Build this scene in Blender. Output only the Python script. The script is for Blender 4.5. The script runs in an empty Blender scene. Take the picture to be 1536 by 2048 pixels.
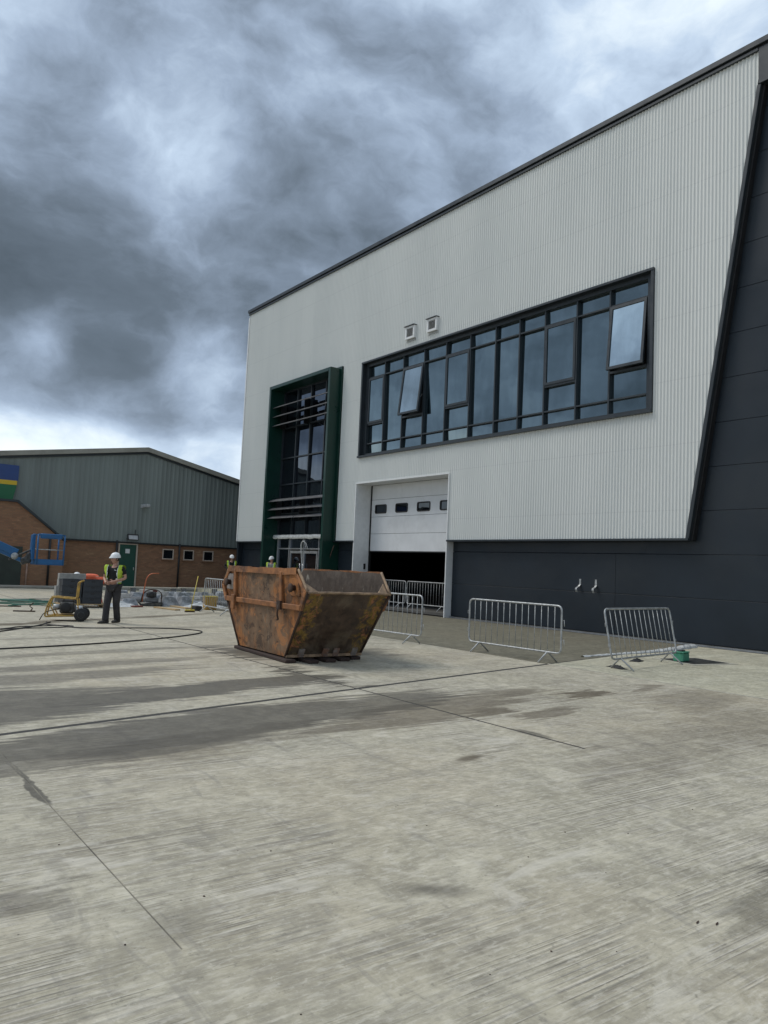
import bpy, bmesh, math, random
from mathutils import Vector, Matrix, noise as mnoise
R = math.radians
random.seed(7)
scene = bpy.context.scene
COL = scene.collection

# ------------------------------------------------------------------ camera
CAM_F, CAM_YAW, CAM_PITCH, CAM_ROLL = 1513.0, R(37.016), R(4.333), R(2.498)
CAM_LOC = Vector((0, -18.58, 1.65))
fw = Vector((-math.cos(CAM_YAW)*math.cos(CAM_PITCH), math.sin(CAM_YAW)*math.cos(CAM_PITCH), math.sin(CAM_PITCH)))
rt = fw.cross(Vector((0, 0, 1))).normalized(); up = rt.cross(fw)
rt2 = math.cos(CAM_ROLL)*rt + math.sin(CAM_ROLL)*up
up2 = -math.sin(CAM_ROLL)*rt + math.cos(CAM_ROLL)*up
cam_d = bpy.data.cameras.new('camera'); cam = bpy.data.objects.new('camera', cam_d); COL.objects.link(cam)
m = Matrix((rt2, up2, -fw)).transposed().to_4x4(); m.translation = CAM_LOC
cam.matrix_world = m
cam_d.sensor_fit = 'VERTICAL'; cam_d.sensor_height = 36.0; cam_d.lens = CAM_F/2048*36
cam_d.clip_start = 0.05; cam_d.clip_end = 3000
scene.camera = cam
scene.render.resolution_x, scene.render.resolution_y = 768, 1024

# ------------------------------------------------------------------ light and exposure
SUN_EL, SUN_AZ = R(52), R(232)          # azimuth clockwise from +Y
SUN_DIR = Vector((math.cos(SUN_EL)*math.sin(SUN_AZ), math.cos(SUN_EL)*math.cos(SUN_AZ), math.sin(SUN_EL)))
sun_d = bpy.data.lights.new('sun', 'SUN'); sun = bpy.data.objects.new('sun', sun_d); COL.objects.link(sun)
sun_d.energy = 1.45; sun_d.angle = R(26); sun_d.color = (1.0, 0.955, 0.88)
sun.rotation_euler = SUN_DIR.to_track_quat('Z', 'Y').to_euler(); sun.location = (0, -20, 40)
vs = scene.view_settings
vs.view_transform = 'Standard'; vs.look = 'None'; vs.exposure = 0.33; vs.gamma = 1.0; vs.use_curve_mapping = False

class NT:
    """tiny node-tree helper"""
    def __init__(s, tree): s.t = tree; s.n = tree.nodes; s.l = tree.links
    def new(s, typ, **kw):
        nd = s.n.new(typ)
        for k, v in kw.items(): setattr(nd, k, v)
        return nd
    def put(s, sock, v):
        if hasattr(v, 'links'): s.l.new(v, sock)
        else: sock.default_value = v
    def math(s, op, a, b=0.0, c=None, clamp=False):
        nd = s.new('ShaderNodeMath', operation=op, use_clamp=clamp)
        s.put(nd.inputs[0], a); s.put(nd.inputs[1], b)
        if c is not None: s.put(nd.inputs[2], c)
        return nd.outputs[0]
    def vmath(s, op, a, b=None, scale=None):
        nd = s.new('ShaderNodeVectorMath', operation=op)
        s.put(nd.inputs[0], a)
        if b is not None: s.put(nd.inputs[1], b)
        if scale is not None: s.put(nd.inputs['Scale'], scale)
        return nd.outputs['Value'] if op in ('LENGTH', 'DOT_PRODUCT', 'DISTANCE') else nd.outputs[0]
    def noise(s, vec, scale=1.0, detail=4, rough=.55, dist=0.0, lac=2.0, color=False):
        nd = s.new('ShaderNodeTexNoise'); s.put(nd.inputs['Vector'], vec)
        nd.inputs['Scale'].default_value = scale; nd.inputs['Detail'].default_value = detail
        nd.inputs['Roughness'].default_value = rough; nd.inputs['Distortion'].default_value = dist
        nd.inputs['Lacunarity'].default_value = lac
        return nd.outputs['Color'] if color else nd.outputs[0]
    def voro(s, vec, scale=1.0, feature='F1', rnd=1.0):
        nd = s.new('ShaderNodeTexVoronoi', feature=feature); s.put(nd.inputs['Vector'], vec)
        nd.inputs['Scale'].default_value = scale; nd.inputs['Randomness'].default_value = rnd
        return nd.outputs['Distance'], nd.outputs.get('Color')
    def mapr(s, v, a, b, c=0.0, d=1.0, smooth=True):
        nd = s.new('ShaderNodeMapRange', interpolation_type='SMOOTHSTEP' if smooth else 'LINEAR')
        s.put(nd.inputs[0], v)
        for i, x in enumerate((a, b, c, d)): s.put(nd.inputs[i+1], x)
        return nd.outputs[0]
    def mix(s, f, a, b, blend='MIX'):
        nd = s.new('ShaderNodeMix', data_type='RGBA', blend_type=blend)
        s.put(nd.inputs[0], f)
        s.put(nd.inputs[6], a if hasattr(a, 'links') else (*a, 1)[:4])
        s.put(nd.inputs[7], b if hasattr(b, 'links') else (*b, 1)[:4])
        return nd.outputs[2]
    def ramp(s, f, stops, interp='LINEAR'):
        nd = s.new('ShaderNodeValToRGB'); cr = nd.color_ramp; cr.interpolation = interp
        while len(cr.elements) < len(stops): cr.elements.new(0.5)
        for e, (p, c) in zip(cr.elements, stops): e.position = p; e.color = (*c, 1)[:4]
        s.put(nd.inputs[0], f); return nd.outputs[0]
    def mapping(s, vec, loc=(0, 0, 0), rot=(0, 0, 0), scale=(1, 1, 1), typ='POINT'):
        nd = s.new('ShaderNodeMapping', vector_type=typ); s.put(nd.inputs[0], vec)
        nd.inputs[1].default_value = loc; nd.inputs[2].default_value = rot; nd.inputs[3].default_value = scale
        return nd.outputs[0]
    def sep(s, v):
        nd = s.new('ShaderNodeSeparateXYZ'); s.put(nd.inputs[0], v); return nd.outputs
    def comb(s, x, y, z):
        nd = s.new('ShaderNodeCombineXYZ')
        for i, v in enumerate((x, y, z)): s.put(nd.inputs[i], v)
        return nd.outputs[0]

# ------------------------------------------------------------------ sky: Nishita behind a broken overcast cloud deck
world = bpy.data.worlds.new('World'); scene.world = world; world.use_nodes = True
w = NT(world.node_tree); w.n.clear()
sky = w.new('ShaderNodeTexSky', sky_type='NISHITA', sun_disc=False)
sky.sun_elevation = SUN_EL; sky.sun_rotation = SUN_AZ; sky.air_density = 1.0; sky.dust_density = 2.0
tc = w.new('ShaderNodeTexCoord').outputs['Generated']
dz = w.sep(tc)[2]
zc = w.math('MAXIMUM', dz, 0.0)
dv = w.mapping(tc, loc=(1.3, 4.1, .7), scale=(1.0, 1.0, 1.55))
warp = w.vmath('SCALE', w.vmath('SUBTRACT', w.noise(dv, 3.2, 4, .55, color=True), (.5, .5, .5)), scale=.17)
warp2 = w.vmath('SCALE', w.vmath('SUBTRACT', w.noise(dv, 11.0, 4, .6, color=True), (.5, .5, .5)), scale=.024)
pw = w.vmath('ADD', w.vmath('ADD', dv, warp), warp2)
big = w.noise(pw, 2.3, 2, .5)
mid = w.noise(pw, 4.6, 9, .60)
puff = w.math('ABSOLUTE', w.math('SUBTRACT', w.noise(w.mapping(pw, loc=(4, 2, 9)), 7.0, 7, .56), .5))   # billowed edges
dens = w.math('ADD', w.math('MULTIPLY', big, .46), w.math('ADD', w.math('MULTIPLY', mid, .44), w.math('MULTIPLY', w.math('SUBTRACT', .32, puff), .34)))
# the deck thins overhead and again along the horizon; between lie the heavy cloud bases
el = w.ramp(zc, [(0.0, (.70,)*3), (.12, (.70,)*3), (.150, (.66,)*3), (.178, (.45,)*3), (.29, (.39,)*3), (.40, (.44,)*3), (.50, (.51,)*3), (1.0, (.60,)*3)])
br = w.math('ADD', w.math('MULTIPLY', w.math('SUBTRACT', dens, .53), 1.14), el)
SKY_SPOTS = [((-.816, .308, .489), .12, .08), ((-.631, .482, .607), .24, .06), ((-.439, .693, .572), .30, .02), ((-.916, .234, .300), .28, -.12),
    ((-.948, .202, .247), .05, .14), ((-.89, .386, .242), .08, .14), ((-.771, .448, .454), .17, -.05), ((-.899, .196, .392), .08, .08), ((-.967, .208, .148), .20, .02)]
# the gaps and heavy bases seen over the yard that day
for (d, size, amt) in SKY_SPOTS:
    dd = w.vmath('DISTANCE', w.vmath('ADD', w.vmath('NORMALIZE', tc), w.vmath('SCALE', warp, scale=.45)), d)
    br = w.math('ADD', br, w.mapr(dd, size, 0.0, 0.0, amt))
cloud = w.ramp(br, [(.14, (.070, .092, .115)), (.30, (.112, .144, .182)), (.40, (.180, .228, .295)), (.50, (.290, .365, .475)), (.61, (.46, .565, .70)), (.74, (.76, .85, .91)), (.88, (1.0, .99, .95))])
skyc = w.vmath('SCALE', sky.outputs[0], scale=.09)
cover = w.mapr(br, .62, .95, .97, .75)
col = w.mix(cover, skyc, cloud)
bg = w.new('ShaderNodeBackground'); w.put(bg.inputs[0], col); bg.inputs[1].default_value = 1.0
wo = w.new('ShaderNodeOutputWorld'); w.l.new(bg.outputs[0], wo.inputs[0])

# ------------------------------------------------------------------ mesh helpers
class MB:
    """collects shapes and links them as ONE mesh object"""
    def __init__(s, off=(0, 0, 0)): s.v = []; s.f = []; s.sm = []; s.o = Vector(off)
    def add(s, vs, fs, smooth=False):
        b = len(s.v); s.v += [Vector(v)-s.o for v in vs]
        s.f += [tuple(b+i for i in f) for f in fs]; s.sm += [smooth]*len(fs); return s
    def box(s, x0, x1, y0, y1, z0, z1):
        vs = [(x, y, z) for x in (x0, x1) for y in (y0, y1) for z in (z0, z1)]
        return s.add(vs, [(0, 1, 3, 2), (4, 6, 7, 5), (0, 4, 5, 1), (2, 3, 7, 6), (0, 2, 6, 4), (1, 5, 7, 3)])
    def cbox(s, c, d, rot=None):
        c = Vector(c); M = rot if rot is not None else Matrix.Identity(3)
        vs = [c+M @ Vector((sx*d[0]/2, sy*d[1]/2, sz*d[2]/2)) for sx in (-1, 1) for sy in (-1, 1) for sz in (-1, 1)]
        return s.add(vs, [(0, 1, 3, 2), (4, 6, 7, 5), (0, 4, 5, 1), (2, 3, 7, 6), (0, 2, 6, 4), (1, 5, 7, 3)])
    def prism(s, poly, d):
        """poly: list of 3D points (planar), extruded by vector d"""
        n = len(poly); d = Vector(d); p = [Vector(q) for q in poly]
        vs = p+[q+d for q in p]
        fs = [tuple(range(n-1, -1, -1)), tuple(range(n, 2*n))]+[(i, (i+1) % n, n+(i+1) % n, n+i) for i in range(n)]
        return s.add(vs, fs)
    def tube(s, pts, r, seg=8, closed=False, caps=True):
        pts = [Vector(p) for p in pts]; n = len(pts)
        rr = r if isinstance(r, (list, tuple)) else [r]*n
        vs = []; prev = None
        for i, p in enumerate(pts):
            if closed: t = pts[(i+1) % n]-pts[i-1]
            else: t = pts[min(i+1, n-1)]-pts[max(i-1, 0)]
            t.normalize()
            if prev is None:
                a = Vector((0, 0, 1)) if abs(t.z) < .9 else Vector((1, 0, 0))
                u = t.cross(a).normalized()
            else:
                u = (prev-t*prev.dot(t)).normalized()
            prev = u; v = t.cross(u)
            vs += [p+(u*math.cos(2*math.pi*k/seg)+v*math.sin(2*math.pi*k/seg))*rr[i] for k in range(seg)]
        fs = []
        for i in range(n if closed else n-1):
            j = (i+1) % n
            fs += [(i*seg+k, i*seg+(k+1) % seg, j*seg+(k+1) % seg, j*seg+k) for k in range(seg)]
        s.add(vs, fs, True)
        if caps and not closed:
            b = len(s.v)-n*seg
            s.f += [tuple(b+k for k in range(seg-1, -1, -1)), tuple(b+(n-1)*seg+k for k in range(seg))]; s.sm += [False, False]
        return s
    def lathe(s, prof, c, axis='Z', seg=20):
        """prof: (radius, height) list"""
        c = Vector(c); vs = []
        for r, h in prof:
            for k in range(seg):
                a = 2*math.pi*k/seg; q = (r*math.cos(a), r*math.sin(a), h)
                q = {'Z': q, 'X': (q[2], q[0], q[1]), 'Y': (q[0], q[2], q[1])}[axis]
                vs.append(c+Vector(q))
        n = len(prof)
        fs = [(i*seg+k, i*seg+(k+1) % seg, (i+1)*seg+(k+1) % seg, (i+1)*seg+k) for i in range(n-1) for k in range(seg)]
        fs += [tuple(range(seg-1, -1, -1)), tuple((n-1)*seg+k for k in range(seg))]
        return s.add(vs, fs, True)
    def build(s, name, mat, parent=None, bevel=0.0, loc=None, rot=None, fixn=True):
        me = bpy.data.meshes.new(name); me.from_pydata([tuple(v) for v in s.v], [], s.f)
        me.polygons.foreach_set('use_smooth', s.sm)
        if bevel or fixn:
            bm = bmesh.new(); bm.from_mesh(me)
            if bevel:
                bmesh.ops.bevel(bm, geom=[e for e in bm.edges if len(e.link_faces) == 2 and e.calc_face_angle(0) > .5], offset=bevel, segments=1, affect='EDGES', clamp_overlap=True)
            if fixn: bmesh.ops.recalc_face_normals(bm, faces=bm.faces)
            bm.to_mesh(me); bm.free()
        if mat: me.materials.append(mat)
        o = bpy.data.objects.new(name, me); COL.objects.link(o)
        if parent: o.parent = parent
        if loc is not None: o.location = loc
        if rot is not None: o.rotation_euler = rot
        return o

def tag(o, label=None, cat=None, group=None, kind=None):
    for k, v in (('label', label), ('category', cat), ('group', group), ('kind', kind)):
        if v: o[k] = v
    return o
def thing(name, label, cat, loc=(0, 0, 0), rotz=0, group=None):
    o = bpy.data.objects.new(name, None); COL.objects.link(o)
    o.location = loc; o.rotation_euler = (0, 0, rotz); o.empty_display_size = .2
    return tag(o, label, cat, group)
def child_copy(src, parent, loc=(0, 0, 0), rot=(0, 0, 0)):
    c = src.copy(); COL.objects.link(c); c.parent = parent; c.location = loc; c.rotation_euler = rot; return c
def copy_tree(o, parent=None):
    c = o.copy(); COL.objects.link(c); c.parent = parent
    for ch in list(o.children): copy_tree(ch, c)
    return c
def rounded(pts, r, n=5, closed=False):
    out = []; N = len(pts); pts = [Vector(p) for p in pts]
    for i, p in enumerate(pts):
        if not closed and i in (0, N-1): out.append(p); continue
        a = (pts[i-1]-p); b = (pts[(i+1) % N]-p)
        k = min(r, a.length*.49, b.length*.49)
        A = p+a.normalized()*k; B = p+b.normalized()*k
        for j in range(n+1):
            t = j/n; out.append(A*(1-t)**2+p*2*t*(1-t)+B*t*t)
    return out
def spline(pts, n=8):
    P = [Vector(p) for p in pts]; P = [P[0]*2-P[1]]+P+[P[-1]*2-P[-2]]; out = []
    for i in range(1, len(P)-2):
        for j in range(n):
            t = j/n; a, b, c, d = P[i-1:i+3]
            out.append(.5*((2*b)+(c-a)*t+(2*a-5*b+4*c-d)*t*t+(3*b-a-3*c+d)*t**3))
    out.append(P[-2]); return out

# ------------------------------------------------------------------ materials
def base_mat(name):
    mt = bpy.data.materials.new(name); mt.use_nodes = True
    t = NT(mt.node_tree); return mt, t, mt.node_tree.nodes['Principled BSDF']
def bump(t, p, h, strength=.3, dist=.01):
    b = t.new('ShaderNodeBump'); b.inputs['Strength'].default_value = strength; b.inputs['Distance'].default_value = dist
    t.put(b.inputs['Height'], h); t.l.new(b.outputs[0], p.inputs['Normal'])
def obj_co(t): return t.new('ShaderNodeTexCoord').outputs['Object']
def wpos(t): return t.new('ShaderNodeNewGeometry').outputs['Position']
def simple(name, c, rough=.6, metal=0.0, var=.18, scale=6.0, spec=.5, dirt=None, dirt_amt=.5, bmp=0.0, stretch=(1, 1, 1)):
    mt, t, p = base_mat(name); co = t.mapping(obj_co(t), scale=stretch)
    n = t.noise(co, scale, 5, .6)
    a = tuple(x*(1-var) for x in c); b = tuple(min(1, x*(1+var)) for x in c)
    colr = t.mix(t.mapr(n, .3, .7), a, b)
    if dirt:
        dm = t.mapr(t.noise(co, scale*.45, 6, .65, .4), .48, .68, 0, dirt_amt)
        colr = t.mix(dm, colr, dirt)
    t.put(p.inputs['Base Color'], colr); p.inputs['Metallic'].default_value = metal
    t.put(p.inputs['Roughness'], t.mapr(n, .2, .8, max(.04, rough-.1), min(1, rough+.1)))
    p.inputs['Specular IOR Level'].default_value = spec
    if bmp: bump(t, p, t.noise(co, scale*6, 4, .6), bmp, .004)
    return mt

def concrete(name, tone=1.0, tint=(1, 1, 1), wet_and_dark=(), smooth=0.0, brush=1.0):
    mt, t, p = base_mat(name); P = wpos(t)
    sx, sy, sz = t.sep(P)[:3]
    flat = t.comb(sx, sy, 0.0)
    fl = t.mapping(flat, rot=(0, 0, R(1)))              # broom strokes run a touch off the wall normal
    big = t.noise(flat, .22, 4, .55)
    medn = t.noise(t.mapping(flat, scale=(1.5, .8, 1)), 1.0, 8, .68, .8)
    cloudy = t.noise(flat, 4.2, 9, .74, .5)
    grit = t.noise(flat, 60, 6, .8); pit = t.noise(t.mapping(flat, loc=(7, 3, 0)), 17, 7, .75); dash = t.noise(t.mapping(fl, loc=(3, 1, 0), scale=(34, 9, 1)), 1.0, 5, .65)
    streak = t.noise(t.mapping(fl, scale=(24, .5, 1)), 1.0, 3, .5)
    streak2 = t.noise(t.mapping(fl, scale=(60, .7, 1)), 1.0, 3, .5)
    c = t.ramp(medn, [(.28, (.280, .262, .195)), (.45, (.365, .345, .262)), (.6, (.420, .400, .310)), (.78, (.50, .478, .375))])
    c = t.mix(t.mapr(cloudy, .36, .64, 0, 1.0), t.vmath('SCALE', c, scale=.78), t.vmath('SCALE', c, scale=1.18))
    c = t.mix(t.mapr(cloudy, .40, .26, 0, .7), c, (.19, .18, .145))
    c = t.mix(t.mapr(big, .44, .66, 0, .40), c, (.42, .365, .255))       # sandy silt film
    bmask = t.mapr(t.noise(flat, .75, 6, .68, .6), .40, .60, .10, 1.0)
    c = t.mix(t.math('MULTIPLY', t.mapr(streak, .55, .75, 0, .16*brush), bmask), c, (.54, .52, .45))
    c = t.mix(t.math('MULTIPLY', t.mapr(streak, .45, .25, 0, .16*brush), bmask), c, (.21, .20, .165))
    def grooves(fx, fy, off, wd):
        n_ = t.noise(t.mapping(fl, loc=(off, off*.7, 0), scale=(fx, fy, 1)), 1.0, 0.0, .45)
        return t.mapr(t.math('ABSOLUTE', t.math('SUBTRACT', n_, .5)), wd, wd*.25)
    gm = t.math('MULTIPLY', bmask, t.mapr(t.noise(t.mapping(fl, scale=(7, 1.6, 1)), 1.0, 6, .72), .30, .62, .25, 1.0))
    g1, g1_lit, g2 = grooves(28, .09, 0.0, .085), grooves(28, .09, .22, .085), grooves(50, .14, 3.3, .09)
    c = t.mix(t.math('MULTIPLY', g1_lit, t.math('MULTIPLY', gm, .55*brush)), c, (.64, .61, .52))  # pale line offset from each dark groove paints lit relief into the colour
    c = t.mix(t.math('MULTIPLY', g1, t.math('MULTIPLY', gm, .68*brush)), c, (.14, .128, .10))
    c = t.mix(t.math('MULTIPLY', g2, t.math('MULTIPLY', gm, .42*brush)), c, (.17, .158, .125))
    c = t.mix(t.math('MULTIPLY', t.mapr(streak2, .56, .72, 0, .3*brush), bmask), c, (.60, .57, .48))
    c = t.mix(t.math('MULTIPLY', t.mapr(streak2, .44, .28, 0, .2*brush), bmask), c, (.19, .18, .145))
    c = t.mix(t.mapr(grit, .60, .72, 0, .45), c, (.58, .56, .49))
    c = t.mix(t.mapr(grit, .38, .28, 0, .5), c, (.15, .14, .115))
    blotch = t.noise(t.mapping(flat, loc=(9, 4, 0), scale=(1.3, .8, 1)), 2.4, 7, .7, 1.0)
    c = t.mix(t.mapr(blotch, .52, .66, 0, .45), c, (.27, .255, .205)); c = t.mix(t.mapr(blotch, .46, .33, 0, .4), c, (.55, .53, .455))
    c = t.mix(t.mapr(pit, .56, .68, 0, .75), c, (.20, .19, .15)); c = t.mix(t.mapr(pit, .44, .33, 0, .45), c, (.60, .575, .48))
    c = t.mix(t.mapr(dash, .52, .62, 0, .32), c, (.60, .58, .49)); c = t.mix(t.mapr(dash, .48, .36, 0, .34), c, (.22, .208, .165))
    # scuffs: short curved tyre rubs
    sc = t.noise(t.mapping(flat, rot=(0, 0, R(38)), scale=(.9, 4.5, 1)), 1.0, 5, .6, 1.6)
    c = t.mix(t.mapr(sc, .58, .70, 0, .42), c, (.22, .21, .18))
    sc2 = t.noise(t.mapping(flat, loc=(5, 2, 0), rot=(0, 0, R(-20)), scale=(3.5, .8, 1)), 1.0, 5, .6, 1.2)
    c = t.mix(t.mapr(sc2, .60, .72, 0, .5), c, (.56, .54, .46))
    vd, _ = t.voro(flat, 9.0)
    c = t.mix(t.mapr(vd, .075, .03, 0, t.mapr(t.noise(flat, 2.3, 2), .52, .6, 0, .8)), c, (.06, .058, .05))
    rough = t.mapr(medn, .2, .8, .78, .92)
    if wet_and_dark:
        dn = t.vmath('SUBTRACT', t.noise(t.mapping(fl, scale=(3.2, .55, 1)), 1.0, 6, .62, color=True), (.5, .5, .5))
        dn2 = t.vmath('SUBTRACT', t.noise(t.mapping(fl, scale=(14, 1.1, 1)), 1.0, 4, .6, color=True), (.5, .5, .5))
        q = t.vmath('ADD', flat, t.vmath('MULTIPLY', dn, (.8, 2.6, 0)))
        q = t.vmath('ADD', q, t.vmath('MULTIPLY', dn2, (.12, 1.5, 0)))
        tear = t.math('SUBTRACT', t.noise(t.mapping(fl, loc=(2, 8, 0), scale=(16, .75, 1)), 1.0, 5, .62), .5)
        acc = None; accb = None
        for (cx, cy, rx, ry, rot, amt, soft, brown) in wet_and_dark:
            e = t.vmath('LENGTH', t.mapping(q if min(rx, ry) > .06 and max(rx, ry) > .45 else t.vmath('ADD', flat, t.vmath('MULTIPLY', dn, (.10, .11, 0))), loc=(cx, cy, 0), rot=(0, 0, R(rot)), scale=(rx, ry, 1), typ='TEXTURE'))
            if min(rx, ry) > .06 and max(rx, ry) > .45: e = t.math('ADD', e, t.math('MULTIPLY', tear, .95)); soft *= .55
            mk = t.mapr(e, 1.0, 1.0-soft, 0, amt)
            if brown: accb = mk if accb is None else t.math('MAXIMUM', accb, mk)
            else: acc = mk if acc is None else t.math('MAXIMUM', acc, mk)
        if accb is not None:
            c = t.mix(accb, c, t.mix(.45, t.vmath('SCALE', c, scale=.32), (.115, .085, .048)))
        if acc is not None:
            c = t.mix(acc, c, t.mix(.3, t.vmath('SCALE', c, scale=.30), (.115, .102, .078)))
            rough = t.math('SUBTRACT', rough, t.math('MULTIPLY', acc, .28))
    c = t.mix(1.0, c, tuple(x*tone for x in tint), 'MULTIPLY')
    t.put(p.inputs['Base Color'], c); t.put(p.inputs['Roughness'], rough); p.inputs['Specular IOR Level'].default_value = .35
    h = t.math('ADD', t.math('MULTIPLY', t.math('SUBTRACT', t.math('MULTIPLY', streak2, bmask), t.math('MULTIPLY', g1, gm)), .6*brush), t.math('ADD', t.math('MULTIPLY', cloudy, .3), t.math('MULTIPLY', grit, .25)))
    bump(t, p, h, .6*(1-smooth), .014)
    return mt

WET_AND_DARK = [  # x, y, radius x, radius y, rotation, amount, softness, brown
    (-9.0, -17.4, 1.25, 2.6, 11, .9, .45, 0), (-9.25, -14.7, .50, 3.0, 11, .95, .30, 0), (-9.9, -12.5, 1.3, .26, 0, .95, .4, 0),
    (-10.9, -15.9, .50, 2.8, 11, .62, .6, 0), (-12.0, -15.2, .36, 2.6, 11, .62, .6, 0), (-13.6, -14.4, .30, 2.4, 11, .5, .7, 0),
    (-7.30, -15.1, .72, 2.7, 11, .92, .35, 0), (-6.55, -16.2, .34, 2.0, 8, .7, .5, 0), (-7.5, -13.0, .62, 1.6, 14, .8, .5, 0), (-6.6, -15.4, .5, 1.6, 10, .45, .7, 1),
    (-7.0, -12.2, .60, 2.7, 14, .7, .6, 1), (-6.5, -12.0, .3, .55, 20, .85, .6, 1), (-5.45, -12.4, .34, .12, 0, .8, .6, 0), (-6.2, -11.2, .24, .7, 14, .65, .6, 1),
    (-12.9, -12.1, 1.4, .45, 0, .9, .5, 0), (-12.3, -9.7, .9, .6, 10, .55, .7, 0), (-5.75, -17.185, .42, .05, 0, .95, .3, 0), (-6.7, -17.18, 1.25, .032, 0, .9, .4, 0),  # second ellipse: soft darker patch at the skip's far right corner
    (-6.95, -9.75, .26, .5, 25, .9, .7, 1), (-5.0, -13.75, .10, .28, 12, .9, .7, 1), (-3.05, -15.85, .12, .34, -38, .75, .9, 0),
    (-20.9, -11.9, .28, 5.2, 27, .85, .5, 1), (-19.3, -14.8, .34, 1.4, 22, .95, .4, 1), (-16.3, -13.5, .3, 2.4, 11, .4, .7, 0), (-18.0, -10.9, .25, 2.0, 14, .4, .7, 0),
    (-6.9, -8.2, .3, .6, 20, .6, .8, 1), (-5.9, -8.4, .7, 1.7, 15, .42, .9, 1), (-4.6, -9.6, .9, 2.2, 15, .36, .9, 1), (-4.4, -11.6, .7, 2.2, 12, .30, .9, 1), (-2.1, -13.9, .3, .5, -30, .55, .9, 0),
    (-4.0, -17.75, .12, .7, 6, .55, .8, 0), (-3.4, -17.1, .24, .4, 30, .45, .9, 0), (-2.0, -14.3, .25, .7, 10, .4, .9, 0)]

M = {}
M['yard'] = concrete('yard_concrete', 1.10, (1.0, .965, .962), WET_AND_DARK)
M['apron'] = concrete('apron_concrete', .42, (1.0, .97, .90), (), .4, .35)
M['light_slab'] = concrete('light_concrete', 1.12, (1, 1, .98), (), .2, .4)
M['far_ground'] = concrete('far_ground', .95, (1, .98, .93), (), .4, .3)
M['joint'] = simple('joint_sealant', (.035, .032, .028), .8, var=.3)
M['pale_joint'] = simple('pale_joint', (.42, .40, .33), .85)

def white_clad():
    mt, t, p = base_mat('white_cladding'); P = wpos(t)
    n = t.noise(t.mapping(P, scale=(.5, .5, .12)), 1.0, 5, .6)
    n2 = t.noise(t.mapping(P, scale=(9, 9, .5)), 1.0, 4, .6)
    c = t.mix(t.mapr(n, .3, .7), (.625, .642, .620), (.675, .688, .662))
    c = t.mix(t.mapr(n2, .55, .8, 0, .22), c, (.44, .445, .44))
    xw = t.sep(P)[0]; wn = t.new('ShaderNodeTexWhiteNoise', noise_dimensions='1D'); t.put(wn.inputs['W'], t.math('FLOOR', t.math('DIVIDE', xw, 1.105)))
    c = t.mix(t.mapr(wn.outputs[0], 0, 1, 0, .10), c, (.50, .52, .51))
    z = t.sep(P)[2]
    fix = t.math('PINGPONG', t.math('ADD', z, t.math('MULTIPLY', n2, .02)), .9)
    c = t.mix(t.mapr(fix, .018, .006, 0, .20), c, (.36, .37, .37))
    t.put(p.inputs['Base Color'], c); p.inputs['Roughness'].default_value = .42; p.inputs['Specular IOR Level'].default_value = .4
    bump(t, p, t.noise(t.mapping(P, scale=(2, 2, .6)), 1.0, 3, .5), .12, .03)
    return mt
M['white'] = white_clad()
M['door_white'] = simple('door_white', (.68, .69, .70), .4, var=.04, scale=2, dirt=(.45, .45, .44), dirt_amt=.25)
M['white_trim'] = simple('white_trim', (.68, .69, .69), .45, var=.05)
M['dark_panel'] = simple('anthracite_panel', (.0145, .0215, .0300), .42, var=.14, scale=.7, dirt=(.026, .031, .036), dirt_amt=.5, spec=.35)
M['dark_trim'] = simple('anthracite_trim', (.020, .027, .033), .4, var=.12, scale=3)
M['green'] = simple('green_portal', (.002, .030, .021), .34, var=.12, scale=1.5, spec=.5)
M['black'] = simple('black_plastic', (.012, .012, .013), .5, var=.2)
M['interior'] = simple('dark_interior', (.11, .105, .095), .85, var=.2, scale=1)
M['louvre'] = simple('louvre_metal', (.17, .175, .185), .38, .6, var=.1)
M['alu'] = simple('aluminium', (.52, .53, .54), .35, .7, var=.08)
M['film'] = simple('plastic_film', (.55, .56, .55), .35, var=.15, scale=9, bmp=.6)
M['grille'] = simple('vent_grille', (.40, .41, .42), .5, var=.1)

def glass(name, tint=(.60, .74, .79), refl=.38, dark=(.004, .010, .013)):
    mt, t, p = base_mat(name); t.n.remove(p)
    P = wpos(t)
    gl = t.new('ShaderNodeBsdfGlossy'); gl.inputs['Roughness'].default_value = .015
    t.put(gl.inputs['Color'], (*tint, 1))
    df = t.new('ShaderNodeBsdfDiffuse'); t.put(df.inputs['Color'], (*dark, 1))
    fr = t.new('ShaderNodeFresnel'); fr.inputs[0].default_value = 1.5
    f = t.math('ADD', t.math('MULTIPLY', fr.outputs[0], .9), refl, clamp=True)
    smear = t.noise(t.mapping(P, scale=(3, 3, .8)), 1.0, 4, .6)
    f = t.math('MULTIPLY', f, t.mapr(smear, .3, .8, .92, 1.1))
    b = t.new('ShaderNodeBump'); b.inputs['Strength'].default_value = .10; b.inputs['Distance'].default_value = .06
    t.put(b.inputs['Height'], t.noise(P, .9, 2, .4)); t.l.new(b.outputs[0], gl.inputs['Normal'])
    mx = t.new('ShaderNodeMixShader'); t.put(mx.inputs[0], f); t.l.new(df.outputs[0], mx.inputs[1]); t.l.new(gl.outputs[0], mx.inputs[2])
    t.l.new(mx.outputs[0], t.n['Material Output'].inputs[0])
    return mt
M['glass'] = glass('solar_glass', refl=.26)
M['glass_open_lit'] = glass('sash_glass_lit', (.78, .90, .94), .62)  # same coated glass, reflectance raised to imitate brighter sky in open sashes
M['glass_dark'] = glass('entrance_glass', (.7, .8, .95), .08, (.003, .004, .006))
M['glass_small'] = glass('small_glass', (.6, .7, .8), .05, (.006, .007, .009))

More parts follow.
